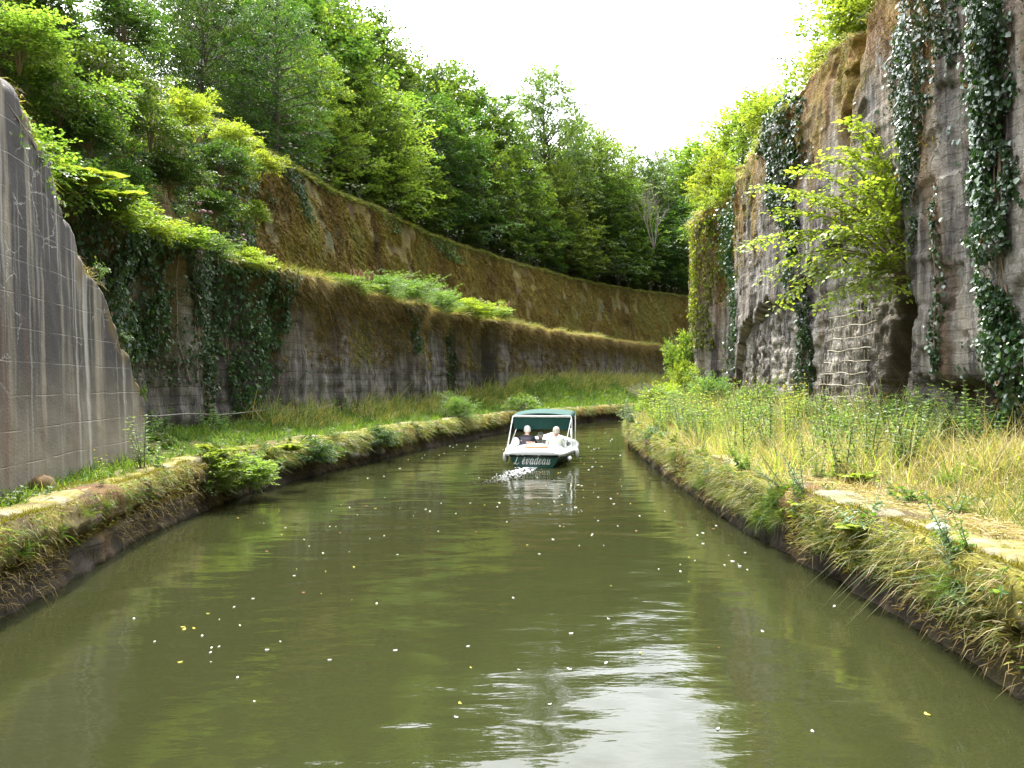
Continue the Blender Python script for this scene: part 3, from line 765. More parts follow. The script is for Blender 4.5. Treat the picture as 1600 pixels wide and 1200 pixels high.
def crown(h, rad, base, nlimb, nsp, nl, leaf, spl, seed, shape=.5, rise=.35, wood=None, var=0., hollow=.35):
    """limbs round a trunk reaching an uneven envelope, each carrying leafy sprays"""
    r = np.random.default_rng(seed)
    PO, DO, UO, LO, TI = [], [], [], [], []
    for i in range(nlimb):
        f = (i+.5)/nlimb; f = f**.85
        z0 = base+(h-base)*f
        az = i*2.399963+r.uniform(-.4, .4)
        env = rad*(1-abs((f-shape)/(1-shape if f > shape else shape+.35))**3.6)**.5 if abs(f-shape) < (1-shape if f > shape else shape+.35) else .2*rad
        env *= .7-var+(.5+2*var)*vnoise(np.array([np.cos(az)*1.3+5]), np.array([f*4+np.sin(az)*1.3+5]), seed)[0]
        env = max(env*r.uniform(.8-var, 1.12+var), .22*rad)
        el = min(1.15, rise*(.4+f*1.3))
        d = np.array([math.cos(az)*math.cos(el), math.sin(az)*math.cos(el), math.sin(el)])
        zs = z0-env*math.sin(el)*.75
        o = np.array([0, 0, max(zs, base*.6)])
        tt = np.linspace(0, 1, 6)
        pts = o+d*env*tt[:, None]+np.array([0, 0, 1.])*(-.12*env*(tt**2.2)[:, None])
        if wood is not None: wood.tube(pts, (.035*h/10*(env/rad)*.9)*(1.1-tt)+.006, 4, cap=False)
        k = max(4, int(nsp*env/rad))
        s = hollow+(1-hollow)*r.random(k)**.75
        pp = np.stack([np.interp(s, tt, pts[:, c]) for c in range(3)], -1)
        lat = r.normal(size=(k, 3))*[1, 1, .45]; lat = lat/np.linalg.norm(lat, axis=1)[:, None]
        pp = pp+lat*env*.16*r.uniform(.2, 1, (k, 1))
        dd = d*.8+lat*.8; dd[:, 2] -= .05
        PO.append(pp); DO.append(dd); u = r.normal(size=(k, 3))*.25; u[:, 2] += 1; UO.append(u)
        LO.append(spl*r.uniform(.6, 1.3, k)); TI.append(np.full(k, r.uniform(-.22, .22)))
    O = np.vstack(PO); D = np.vstack(DO); U = np.vstack(UO); Ls = np.concatenate(LO); T = np.concatenate(TI)
    P, d, nn, L = spray_leaves(O, D, U, Ls, nl, leaf)
    tint = np.clip(rng.random(len(P))*.55+.22+np.repeat(T, nl), 0, 1)
    return P, d, nn, L, tint

def make_tree(name, h, rad, base, nlimb, nsp, nl, leaf, spl, seed, mat, shape=.45, rise=.35, hollow=.35, kite=True):
    root = empty(name, (0, 0, 0))
    w = Mesh()
    t = np.linspace(0, 1, 12)
    wob = np.stack([np.sin(t*5+seed)*.35, np.cos(t*4+seed*2)*.3, 0*t], -1)*h/10
    w.tube(np.stack([0*t, 0*t, t*h*.74-.6], -1)+wob*t[:, None], .022*h*(1.05-t)**1.1+.01, 9)
    P, d, nn, L, ti = crown(h, rad, base, nlimb, nsp, nl, leaf, spl, seed, shape, rise, w, hollow=hollow)
    w.done('trunk', M['bark'], root)
    leaves('crown', P, d, nn, L, .62, mat, root, ti, kite=kite)
    return root

protos = {
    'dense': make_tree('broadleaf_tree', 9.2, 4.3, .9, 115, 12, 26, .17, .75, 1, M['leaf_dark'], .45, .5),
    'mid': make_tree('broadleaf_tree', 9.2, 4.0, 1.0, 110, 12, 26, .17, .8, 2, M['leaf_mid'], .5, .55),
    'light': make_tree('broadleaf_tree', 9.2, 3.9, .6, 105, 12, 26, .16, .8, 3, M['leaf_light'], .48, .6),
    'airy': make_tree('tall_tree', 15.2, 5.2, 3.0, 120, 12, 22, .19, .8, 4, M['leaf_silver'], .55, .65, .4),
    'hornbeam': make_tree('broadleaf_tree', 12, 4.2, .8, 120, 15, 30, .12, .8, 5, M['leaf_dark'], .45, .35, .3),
}
PH = dict(dense=10, mid=10, light=10, airy=16, hornbeam=12)
used = set()
def zhill(x, y):
    d = np.maximum(0, WU.x(y)-x); return 10.2+max(0, d-3)*.35
def tree(kind, u, Y, vtop, radf, label, group='trees of the wood above the upper left wall', zb=None, rz=None):
    x = (u-800)/1200*Y
    z = zhill(x, Y)-.3 if zb is None else zb
    ht = 2+(600-vtop)/1200*Y-z
    s = ht/PH[kind]
    o = protos[kind]
    if kind in used: o = copy_tree(o)
    used.add(kind)
    o.location = (x, Y, z); o.rotation_euler = (0, 0, random.uniform(0, 6.28) if rz is None else rz)
    sx = s*radf
    o.scale = (sx, sx, s)
    tag(o, label, 'tree', group)
    return o
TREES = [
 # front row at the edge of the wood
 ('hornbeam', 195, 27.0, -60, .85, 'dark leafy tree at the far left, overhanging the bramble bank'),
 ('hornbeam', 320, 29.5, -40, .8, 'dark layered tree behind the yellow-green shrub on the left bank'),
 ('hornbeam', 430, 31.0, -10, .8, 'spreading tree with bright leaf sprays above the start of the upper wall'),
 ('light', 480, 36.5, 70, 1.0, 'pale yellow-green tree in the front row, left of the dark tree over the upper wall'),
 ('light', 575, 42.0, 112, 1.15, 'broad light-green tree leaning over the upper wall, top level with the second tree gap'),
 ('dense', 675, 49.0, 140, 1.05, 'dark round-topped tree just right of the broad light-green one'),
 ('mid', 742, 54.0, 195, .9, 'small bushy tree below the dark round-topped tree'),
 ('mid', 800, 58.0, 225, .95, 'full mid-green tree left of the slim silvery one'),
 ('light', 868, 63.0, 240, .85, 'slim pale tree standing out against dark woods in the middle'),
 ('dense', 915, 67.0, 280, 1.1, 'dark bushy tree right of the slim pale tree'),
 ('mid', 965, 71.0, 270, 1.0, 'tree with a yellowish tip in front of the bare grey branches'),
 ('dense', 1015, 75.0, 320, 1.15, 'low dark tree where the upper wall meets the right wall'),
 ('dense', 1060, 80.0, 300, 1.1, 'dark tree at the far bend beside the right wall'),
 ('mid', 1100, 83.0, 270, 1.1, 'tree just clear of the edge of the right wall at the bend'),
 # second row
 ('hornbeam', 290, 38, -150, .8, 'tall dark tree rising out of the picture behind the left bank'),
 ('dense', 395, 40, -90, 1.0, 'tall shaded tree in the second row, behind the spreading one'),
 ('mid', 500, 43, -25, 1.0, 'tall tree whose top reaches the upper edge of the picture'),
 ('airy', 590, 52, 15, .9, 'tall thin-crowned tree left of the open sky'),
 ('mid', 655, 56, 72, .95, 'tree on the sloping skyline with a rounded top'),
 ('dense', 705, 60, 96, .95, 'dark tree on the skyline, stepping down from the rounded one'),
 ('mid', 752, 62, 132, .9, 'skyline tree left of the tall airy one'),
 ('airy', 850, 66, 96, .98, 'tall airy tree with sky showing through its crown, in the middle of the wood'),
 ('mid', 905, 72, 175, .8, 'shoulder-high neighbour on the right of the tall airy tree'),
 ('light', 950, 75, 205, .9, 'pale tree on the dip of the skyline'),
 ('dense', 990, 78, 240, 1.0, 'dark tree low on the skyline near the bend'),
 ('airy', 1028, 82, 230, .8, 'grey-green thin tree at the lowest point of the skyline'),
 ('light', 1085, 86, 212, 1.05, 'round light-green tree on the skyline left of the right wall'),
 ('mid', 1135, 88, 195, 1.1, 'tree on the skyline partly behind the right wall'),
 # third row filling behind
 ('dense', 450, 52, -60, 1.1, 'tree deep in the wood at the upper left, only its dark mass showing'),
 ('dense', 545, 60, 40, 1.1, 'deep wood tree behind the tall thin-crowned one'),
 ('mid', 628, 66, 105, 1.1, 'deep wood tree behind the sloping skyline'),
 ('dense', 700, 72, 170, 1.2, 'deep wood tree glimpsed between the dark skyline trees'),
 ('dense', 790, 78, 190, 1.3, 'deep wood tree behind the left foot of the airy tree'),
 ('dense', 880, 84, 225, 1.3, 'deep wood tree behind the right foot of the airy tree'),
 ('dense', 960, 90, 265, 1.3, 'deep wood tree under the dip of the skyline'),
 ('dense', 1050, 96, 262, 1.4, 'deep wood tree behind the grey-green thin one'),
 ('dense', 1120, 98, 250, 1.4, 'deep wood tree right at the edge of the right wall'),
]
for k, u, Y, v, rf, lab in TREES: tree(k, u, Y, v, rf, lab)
# more of the wood closing the row bottoms
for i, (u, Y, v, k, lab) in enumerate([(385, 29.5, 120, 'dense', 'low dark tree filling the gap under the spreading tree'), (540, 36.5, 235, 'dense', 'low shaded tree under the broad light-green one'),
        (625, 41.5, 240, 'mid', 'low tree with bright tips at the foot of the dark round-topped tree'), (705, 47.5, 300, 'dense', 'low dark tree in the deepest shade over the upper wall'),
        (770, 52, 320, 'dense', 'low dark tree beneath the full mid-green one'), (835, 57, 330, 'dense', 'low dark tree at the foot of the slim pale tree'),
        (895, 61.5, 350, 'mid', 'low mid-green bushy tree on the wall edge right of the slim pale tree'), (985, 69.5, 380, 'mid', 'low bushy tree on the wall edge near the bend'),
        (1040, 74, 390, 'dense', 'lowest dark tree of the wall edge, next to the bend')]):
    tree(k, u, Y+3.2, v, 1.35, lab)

# bare grey branches
dt = Mesh()
def bare(o, d, L, r, depth):
    t = np.linspace(0, 1, 6)[:, None]
    pts = np.array(o)+np.array(d)*L*t+np.array([random.uniform(-.1, .1), random.uniform(-.1, .1), .12])*L*t**2
    dt.tube(pts, r*(1.1-t[:, 0]*.7), 5)
    if depth:
        for _ in range(4):
            s = random.uniform(.35, 1); p = pts[0]+(pts[-1]-pts[0])*s
            nd = np.array(d)+np.array([random.uniform(-.6, .6), random.uniform(-.6, .6), random.uniform(-.1, .4)])
            bare(p, nd/np.linalg.norm(nd), L*random.uniform(.45, .7), r*.5, depth-1)
b0 = px(1022, 372, 66.5); b0[2] -= 1
for dx in (-.35, -.1, .15): bare(b0, norm(np.array([dx, -.05, 1.])), 2.8, .06, 3)
tag(dt.done('dead_tree', simple('dead_wood', (.24, .21, .18), .9, .2, 10)), 'leafless grey tree standing among the green woods near the bend', 'dead tree')

# ------------------------------------------------------------------ shrubs
def make_shrub(name, r, h, leaf, mat, seed, nlimb=46, nsp=9, nl=22, spl=.42, wr=.62, kite=False, rise=.6):
    root = empty(name, (0, 0, 0)); w = Mesh()
    P, d, nn, L, ti = crown(h, r, .12*h, nlimb, nsp, nl, leaf, spl, seed, .45, rise, w, var=.3, hollow=.25)
    for k in range(5):
        a = k*1.3; w.tube([(0, 0, -.3), (.1*math.cos(a), .1*math.sin(a), h*.3), (.35*r*math.cos(a), .35*r*math.sin(a), h*.75)], [.03, .02, .008], 5)
    w.done('stem', M['twig'], root)
    leaves('foliage', P, d, nn, L, wr, mat, root, ti, kite=kite)
    return root
SH = dict(
    bush=make_shrub('shrub', 1, 1.5, .085, M['leaf_light'], 21),
    lime=make_shrub('shrub', 1, 1.4, .075, M['leaf_lime'], 22, rise=.7),
    darkb=make_shrub('shrub', 1, 1.3, .08, M['leaf_dark'], 23),
    bram=make_shrub('bramble', 1, 1.0, .07, M['leaf_mid'], 24, rise=.3),
    silver=make_shrub('shrub', 1, 1.1, .07, M['nettle'], 25, wr=.4, rise=.9),
)
ush = set()
def shrub(kind, p, r, h, label, cat='shrub', group=None):
    o = SH[kind]
    if kind in ush: o = copy_tree(o)
    ush.add(kind)
    hh = dict(bush=1.5, lime=1.4, darkb=1.3, bram=1.0, silver=1.1)[kind]
    o.location = tuple(p); o.rotation_euler = (0, 0, random.uniform(0, 6.28)); o.scale = (r, r, h/hh)
    if kind == 'bram': cat = 'bramble'
    tag(o, label, cat, group); return o
G1 = 'shrubs growing on the left ledge'
def ledge(Y, out=.1, z=4.9): return (WB.x(Y)+out-.4, Y, z)
# on the lower ledge, near to far
for Y, k, r, h, lab in [
    (10.6, 'bush', .9, 1.7, 'leafy shrub at the far left above the near concrete wall'),
    (12.0, 'bush', .9, 1.3, 'bright green shrub with fern-like leaves above the ragged end of the concrete wall'),
    (13.2, 'darkb', .9, 1.2, 'dark shrub on the ledge behind the fern-like one'),
    (14.3, 'bush', .95, 1.1, 'bright shrub spilling over the ledge above the rust-brown patch'),
    (15.6, 'lime', .8, .85, 'yellow-green shrub over the darkest curtain of ivy'),
    (17.0, 'bush', .9, .75, 'low shrub on the ledge below the pink-topped weed'),
    (18.4, 'silver', .8, .8, 'pale feathery shrub on the ledge over the hanging ivy'),
    (19.7, 'lime', .65, .7, 'small yellow-green shrub at the last fold of ivy')]:
    shrub(k, ledge(Y, .25), r*.85, h*.75, lab, group=G1)
for Y, k, r, h, lab in [(27.5, 'silver', 1.1, .75, 'first pale feathery bush on the ledge above the streaked masonry'),
    (30.0, 'silver', 1.2, .9, 'widest pale feathery bush of the ledge, halfway along'), (32.6, 'silver', 1.0, .8, 'pale feathery bush right of the widest one'),
    (35.2, 'lime', 1.1, .8, 'green bush hanging over the ledge corner above the boat'), (37.4, 'bush', .9, .7, 'last small bush on the ledge before it runs bare'),
    (24.6, 'bram', 1.0, .45, 'low bramble trailing over the ledge edge before the feathery bushes')]:
    shrub(k, ledge(Y, .1, 5.0), r, h, lab, group=G1)
# bank between the ledge and the wood on the far left, overgrown upper wall
G2 = 'brambles and shrubs hiding the upper wall on the far left'
for i, (u, v, Y, k, r, h, lab) in enumerate([
    (30, 60, 13.5, 'bush', 1.4, 1.6, 'green shrub in the top left corner'),
    (95, 150, 14.5, 'bram', 1.5, 1.6, 'bramble mound behind the far left shrub'),
    (70, 20, 15, 'darkb', 1.6, 1.9, 'shaded shrub near the top left corner'),
    (165, 110, 16.5, 'bram', 1.6, 1.9, 'sunlit brown-green bramble mound under the dark tree'),
    (190, 30, 18, 'darkb', 1.5, 1.9, 'dark shrub above the brown-green bramble'),
    (235, 190, 18, 'bram', 1.4, 1.5, 'bramble hanging in the middle of the left bank'),
    (290, 175, 20, 'lime', 1.3, 1.7, 'bright yellow-green shrub sticking out of the left bank'),
    (265, 270, 19, 'darkb', 1.4, 1.5, 'dark shrub in the hollow below the yellow-green one'),
    (345, 250, 21.5, 'darkb', 1.3, 1.6, 'shaded shrub against the upper wall'),
    (335, 320, 20.5, 'darkb', 1.2, 1.2, 'low dark shrub at the foot of the upper wall'),
    (365, 215, 23, 'lime', 1.2, 1.4, 'sunny shrub on the brow of the upper wall'),
    (410, 255, 24.5, 'lime', 1.0, 1.2, 'yellow-green shrub drooping over the start of the clear upper wall'),
    (400, 330, 24, 'bush', .8, 1.0, 'small green shrub hanging below the drooping one'),
    (140, 210, 15, 'darkb', 1.2, 1.2, 'shaded shrub between bramble mounds and ledge'),
    (200, 280, 16.5, 'darkb', 1.0, 1.1, 'dark leafy shrub low in the bank above the ivy')]):
    shrub(k, px(u, v, Y)-np.array([0, 0, h*.3]), r*.55, h*.55, lab, group=G2)
EDGE = [(150, 425, 11.1, 'small clump of leaves on the ragged edge of the concrete wall'), (190, 530, 12.0, 'little leafy tuft lower on the ragged edge of the concrete wall'),
        (226, 615, 12.75, 'leafy sprig at the bottom end of the concrete wall'), (60, 250, 9.3, 'leafy sprig on the upper part of the concrete wall edge')]
# over the right wall
G3 = 'bushes on top of the right wall'
for u, v, Y, k, r, h, lab in [
    (1160, 215, 34, 'lime', 1.4, 2.0, 'big yellow-green bush on the far end of the right wall'),
    (1195, 200, 30, 'bush', 1.4, 2.0, 'bush behind the big yellow-green one'),
    (1200, 190, 27, 'lime', .95, 1.2, 'yellow bush next to the dark top ivy on the right wall'),
    (1122, 290, 36, 'lime', 1.2, 2.1, 'yellow-green bush hanging down the far end of the right wall'),
    (1108, 350, 35, 'bush', 1.0, 1.6, 'last bush at the far corner of the right wall'),
    (1140, 330, 30.5, 'lime', .9, 2.2, 'leafy growth hanging beneath the big yellow-green bush'),
    (1290, 105, 18.5, 'lime', .6, .8, 'small overlit bush on the skyline of the right wall'),
    (1345, 30, 16.8, 'bush', .8, 1.3, 'green bush at the top edge over the mossy stone'),
    (1385, 5, 15.8, 'lime', .9, 1.2, 'bright bush cut by the top edge of the picture')]:
    shrub(k, px(u, v, Y)-np.array([0, 0, h*.4]), r, h, lab, group=G3)
tree('light', 1390, 24, -210, .9, 'tree overhanging the right wall at the top edge of the picture', 'tree', zb=9)
# foot of the far end of the right wall
shrub('lime', (7.0, 31.2, 1.0), .7, 1.7, 'yellow-green bush against the last pier of the right wall')
shrub('bush', (7.6, 33.6, .9), .9, 3.0, 'taller bush behind the yellow-green one by the last pier')

# ------------------------------------------------------------------ hazel reaching out of the right wall
def hazel():
    root = empty('hazel_bush', (7.1, 13.7, 3.9)); w = Mesh()
    O, D, U, Ls = [], [], [], []
    base = np.array([0, 0, 0.])
    tg = [(1335, 195, 13.9), (1300, 245, 13.6), (1255, 265, 14.4), (1190, 290, 15.2), (1375, 240, 13.6), (1345, 290, 13.2), (1290, 310, 14.2), (1225, 330, 14.9),
          (1170, 385, 15.5), (1240, 375, 14.8), (1310, 360, 13.4), (1360, 340, 13.2), (1205, 425, 15.0), (1265, 420, 14.2), (1320, 420, 13.4), (1225, 465, 14.6),
          (1290, 470, 13.8), (1345, 460, 13.3), (1385, 400, 13.2), (1400, 300, 13.4), (1330, 235, 14.4), (1390, 455, 13.1), (1250, 300, 15.2), (1380, 200, 14.4)]
    for u, v, Y in tg:
        p = px(u, v, Y)-np.array([7.1, 13.7, 3.9]); L = np.linalg.norm(p)
        t = np.linspace(0, 1, 12)[:, None]
        pts = base+p*t+np.array([0, 0, 1.])*(np.sin(np.pi*t)*.16*L)+rng.normal(size=3)*.08*np.sin(np.pi*t)
        w.tube(pts, .016*(1.15-t[:, 0])+.003, 5)
        k = int(8+L*6.5); s = np.linspace(.22, 1, k)**.9
        pp = np.stack([np.interp(s, t[:, 0], pts[:, c]) for c in range(3)], -1)
        T = norm(np.gradient(pts, axis=0)); dd = np.stack([np.interp(s, t[:, 0], T[:, c]) for c in range(3)], -1)
        sd = norm(np.cross(dd, [0, 0, 1.]))*np.where(np.arange(k) % 2, 1, -1)[:, None]
        d2 = dd*.7+sd*rng.uniform(.3, 1, (k, 1))+rng.normal(size=(k, 3))*.18
        O.append(pp); D.append(d2); U.append(np.array([0, -.25, 1.])+rng.normal(size=(k, 3))*.15); Ls.append(rng.uniform(.22, .5, k))
    O, D, U, Ls = np.vstack(O), np.vstack(D), np.vstack(U), np.concatenate(Ls)
    P, d, nn, L = spray_leaves(O, D, U, Ls, 11, .085, .3, .2)
    w.done('branch', M['twig'], root)
    leaves('foliage', P, d, nn, L, .78, M['leaf_lime'], root, np.clip(rng.normal(.5, .25, len(P)), 0, 1))
    tag(root, 'yellow-green hazel bush with arching branches reaching out from the right wall', 'hazel bush')
hazel()

# ------------------------------------------------------------------ ivy
def ivy(wall, prof, label, dens=420, leaf=.075, thick=.14, mat='ivy', stems=6, name='ivy', wr=.85, dead=0.):
    """prof: list of (z, Y centre, half width in Y)"""
    root = empty(name, (0, 0, 0))
    pr = sorted(prof); zz = np.array([p[0] for p in pr]); yc = np.array([p[1] for p in pr]); hw = np.array([p[2] for p in pr])
    area = np.trapezoid(hw*2, zz)*1.1 if hasattr(np, 'trapezoid') else np.trapz(hw*2, zz)*1.1
    n = int(area*dens*1.6)
    z = rng.uniform(zz[0], zz[-1], n); c = np.interp(z, zz, yc)+(fbm(z*.9, z*0+n % 13, 31)-.5)*1.3*np.interp(z, zz, hw); w = np.interp(z, zz, hw)*(.65+.8*vnoise(z*1.4, z*0+n % 7, 33))
    q = np.where(rng.random(n) < .12, rng.uniform(-2.6, 2.6, n), rng.uniform(-1.25, 1.25, n)); Y = c+q*w
    keep = ((np.abs(q) < .35+1.2*(fbm(Y*2.3+3, z*.8, int(zz[0]*10)+n % 97))) | (rng.random(n) < .35*(fbm(Y*2.5, z*2.5, 11) > .52))) & (rng.random(n) < np.clip(w/hw.max()*1.5, 0, 1)) & (fbm(Y*3.2, z*2.2, n % 89) > .37)
    Y, z, q = Y[keep], z[keep], q[keep]; m = len(Y)
    off = thick*rng.random(m)*(1.1-np.minimum(1, np.abs(q)))*2*fbm(Y*3, z*2, 7)+.03
    P, N, _ = wall.at(Y, z, off)
    D = np.array([0, 0, -1.])+rng.normal(size=(m, 3))*.5; D[:, 1] += 0
    NN = N+np.array([0, 0, .55])+rng.normal(size=(m, 3))*.33
    b = P.mean(0); b[2] = P[:, 2].min()
    root.location = b
    ti = np.clip(rng.normal(.45, .22, m), 0, .96); ti[rng.random(m) < .004] = 1
    leaves('foliage', P-b, D, NN, leaf*(.35+1.1*rng.random(m)**1.3), wr, M['ivy_shade' if mat == 'ivy' and wall is not wallR else mat], root, ti)
    st = Mesh()
    for k in range(stems):
        f = rng.uniform(-.7, .7); a, e = np.sort(rng.uniform(zz[0], zz[-1], 2)) if k else (zz[0], zz[-1])
        if e-a < .5: continue
        zs = np.linspace(a, e, 30); Ys = np.interp(zs, zz, yc)+f*np.interp(zs, zz, hw)+.12*(fbm(zs*1.2, zs*0+k, 5)-.5)*2
        p, _, _ = wall.at(Ys, zs, .03); p[:, 0] = np.convolve(np.pad(p[:, 0], 3, 'edge'), np.ones(7)/7, 'valid')
        st.tube(p-b, np.interp(zs, (a, e), (.016, .006)), 5)
    if st.v and len(st.v) > 1 or stems == 1: st.done('stem', M['twig'], root)
    tag(root, label, 'ivy'); return root
# right wall (near to far)
ivy(wallR, [(1.0, 10.6, .35), (2.0, 10.6, .5), (3.5, 10.75, .5), (5, 10.85, .42), (6.5, 10.85, .36), (8.0, 10.85, .4), (8.9, 10.8, .45)],
    'broad glossy ivy column down the near right wall', 1300, .072, .3, stems=8)
ivy(wallR, [(3.6, 12.95, .08), (4.5, 12.95, .14), (5.5, 13.0, .2), (6.2, 12.8, .4), (7.0, 12.55, .75), (7.8, 12.4, .9), (9.0, 12.3, .95)],
    'ivy hanging from the right wall top, narrowing to a strand left of the pale pier', 1150, .07, .22, stems=6)
ivy(wallR, [(2.2, 12.05, .06), (3.2, 12.1, .12), (4.2, 12.1, .12), (5.2, 12.15, .08)], 'thin ivy strand on the pale pier next to the broad column', 600, .07, .1, stems=1)
ivy(wallR, [(5.5, 18.6, .35), (6.5, 19, .8), (7.5, 19.4, 1.1), (8.6, 19.6, 1.3), (9.2, 19.6, 1.3)], 'dark ivy patch hanging from the skyline of the right wall above the hazel', 520, .09, .25, stems=6)
ivy(wallR, [(1.0, 18.6, .45), (2.0, 18.5, .5), (3.2, 18.3, .4), (4.4, 18.6, .5), (5.4, 18.6, .3)], 'ivy strip climbing the rough masonry beneath the hazel', 520, .08, .18, stems=5)
ivy(wallR, [(2.4, 26.9, .35), (4, 27.3, .8), (5.5, 27.8, 1.1), (7, 28.4, 1.6), (8.8, 28.6, 2.0)], 'sunlit ivy column in the recess at the far end of the right wall', 420, .1, .45, stems=5)
ivy(wallR, [(3.5, 31.2, .8), (5.5, 31.4, 1.2), (7, 31.5, 1.4), (8.8, 31.3, 1.6)], 'yellowish ivy hanging over the last pier of the right wall', 220, .11, .3, mat='leaf_lime', stems=4)
# left wall
ivy(wallB, [(1.7, 14.3, .3), (2.6, 14.4, 1.0), (3.8, 14.6, 1.6), (5.0, 14.7, 2.0)], 'ivy curtain on the left wall directly behind the end of the concrete wall', 480, .085, .35)
ivy(wallB, [(1.0, 17.9, .18), (2.0, 17.8, .35), (3.2, 17.7, .42), (4.2, 17.6, .6), (5.1, 17.5, .9)], 'thick ivy tongue on the left wall reaching nearly to the path', 560, .085, .3)
ivy(wallB, [(2.6, 16.2, .12), (3.4, 16.1, .35), (4.2, 16.1, .7), (5.1, 16.0, .9)], 'short ivy curtain left of the pale buttress strip', 480, .085, .3)
ivy(wallB, [(1.2, 19.4, .35), (2.2, 19.4, .8), (3.6, 19.3, 1.2), (5.1, 19.2, 1.4)], 'ragged ivy curtain with bare stems at the last fold of the left wall', 460, .085, .35, stems=9)
ivy(wallB, [(3.4, 20.9, .2), (4.2, 20.8, .45), (5.1, 20.7, .6)], 'ivy fringe at the corner where the mossy masonry begins', 460, .085, .3)
ivy(wallB, [(2.0, 17, 1.6), (3.0, 16.8, 3.0), (4.0, 16.8, 3.6), (5.2, 16.8, 4.0)], 'sparse trailing ivy spread across the left wall between the thick curtains', 130, .07, .2, stems=16)
ivy(wallB, [(3.2, 29.3, .2), (4.0, 29.3, .5), (5.0, 29.3, .8)], 'ivy patch under the feathery bushes of the ledge', 300, .1, .25, stems=1)
ivy(wallB, [(1.5, 33.4, .25), (2.6, 33.3, .35), (3.6, 33.2, .3), (4.6, 33.2, .3)], 'narrow ivy strip in the shaded joint of the left wall', 280, .1, .2, stems=1)
ivy(wallU, [(8.3, 29.5, .3), (9.2, 29.3, .7), (10.3, 29.2, 1.0)], 'ivy tongue hanging from the brow of the upper wall near its start', 300, .11, .25, stems=1)
ivy(wallU, [(9.2, 44.5, .8), (10.3, 44.3, 1.6)], 'ivy patch on the brow at the middle of the upper wall', 200, .13, .25, mat='leaf_mid')
ivy(wallU, [(9.6, 38, .6), (10.3, 37.5, 1.4)], 'thin ivy fringe on the brow of the upper wall above the feathery bushes', 200, .13, .2, mat='leaf_mid')
ivy(wallU, [(6, 17, 1.6), (7.5, 17.5, 2.8), (9, 18, 3.5), (10.3, 18, 3.6)], 'dark leafy creeper over the upper wall on the far left', 200, .11, .5, mat='leaf_dark')
ivy(wallU, [(5.5, 23.5, 1.5), (7.5, 24, 2.0), (9, 24.3, 2.2), (10.3, 24.3, 2.3)], 'dark creeper over the first stretch of the upper wall behind the shrubs', 200, .11, .5, mat='leaf_dark')

# ------------------------------------------------------------------ grass (nobody could count these)
def on_ground(n, xa, xb, y0, y1, zf, pw=1.0):
    Y = y0+(y1-y0)*rng.random(n)**pw; t = rng.random(n)
    X = xa(Y)*(1-t)+xb(Y)*t
    return X, Y, zf(X, Y), t
def grass(name, X, Y, Z, L, W, mat, up=1., lean=.45, bend=(0, 0, -.35)):
    n = len(X); D = rng.normal(size=(n, 3))*lean; D[:, 2] = up
    B = rng.normal(size=(n, 3))*.35+np.array(bend)
    o = blades(name, np.stack([X, Y, Z], -1), D, B, L, W, M[mat]); tag(o, kind='stuff'); return o
# left path
X, Y, Z, t = on_ground(60000, lambda y: LW.x(y)-.1, lambda y: WB.x(y)+.1, 4, 50, z_left, 1.3)
k = (fbm(X*1.3, Y*1.3, 41) > .42-.1*t) | (Y > 24)
k &= ~((Y < 13) & (X < WA.x(np.minimum(Y, 12.9))))
k &= (t > .12) | (fbm(X*.8, Y*.8, 44) > .52)
X, Y, Z = X[k], Y[k], Z[k]
grass('grass', X, Y, Z, rng.uniform(.06, .2, len(X))*(1+.03*Y), .008+.0007*Y, 'grass_green')
# tall growth against the far left wall
X, Y, Z, t = on_ground(26000, lambda y: WB.x(y)+1.6, lambda y: WB.x(y)+.1, 19, 70, z_left)
k = fbm(X*.6, Y*.35, 47)+.15*t > .46
X, Y, Z, t = X[k], Y[k], Z[k], t[k]
grass('tall_grass', X, Y, Z, rng.uniform(.25, .9, len(X))*(.5+.8*t), .02, 'grass_mix', bend=(.1, -.1, -.25))
# edge fringe of both quays
def fringe(name, cv, sgn, y0, y1, n, mat, L, drop, amt, wv=.009, zlo=.5, seed=0):
    Y = rng.uniform(y0, y1, n)
    k = fbm(Y*.9, Y*0, 60+seed) > amt; Y = Y[k]; m = len(Y)
    z = rng.uniform(zlo, QH+.04, m); X = cv.x(Y)+sgn*rng.uniform(-.02, .1, m)*(1 if zlo > .6 else 1)
    D = np.stack([sgn*rng.uniform(.2, 1., m), rng.normal(size=m)*.5, rng.uniform(-.1, .9, m)], -1)
    B = np.stack([sgn*rng.uniform(0, .4, m), rng.normal(size=m)*.2, -rng.uniform(.5, 1.0, m)*drop], -1)
    o = blades(name, np.stack([X, Y, z], -1), D, B, rng.uniform(.5, 1.2, m)*L, wv*(1+.04*Y), M[mat]); tag(o, kind='stuff')
fringe('grass', RW, -1, 4.2, 12, 5000, 'grass_mix', .2, 1., .5, .005, .3, 1)
fringe('grass', RW, -1, 10, 34, 13000, 'grass_mix', .2, .9, .45, .005, .3, 2)
fringe('dry_grass', RW, -1, 4.2, 34, 8000, 'grass_dry', .14, 1.6, .42, .005, .12, 7)
fringe('grass', RW, -1, 4.2, 30, 5000, 'leaf_lime', .07, .6, .45, .016, .35, 13)
fringe('grass', RW, -1, 4.2, 30, 6000, 'nettle', .06, .6, .45, .018, .25, 14)
fringe('moss', RW, -1, 4.2, 34, 15000, 'moss_tuft', .05, .8, .4, .014, .2, 8)
fringe('grass', LW, 1, 5.5, 14, 900, 'grass_green', .16, 1.1, .55, .006, .5, 3)
fringe('dry_grass', LW, 1, 5.0, 24, 7000, 'grass_dry', .13, 1.6, .35, .005, .08, 11)
fringe('grass', LW, 1, 9, 24, 3500, 'grass_green', .2, .9, .4, .007, .3, 12)
fringe('moss', LW, 1, 5.5, 24, 12000, 'moss_tuft', .04, .8, .42, .012, .35, 9)
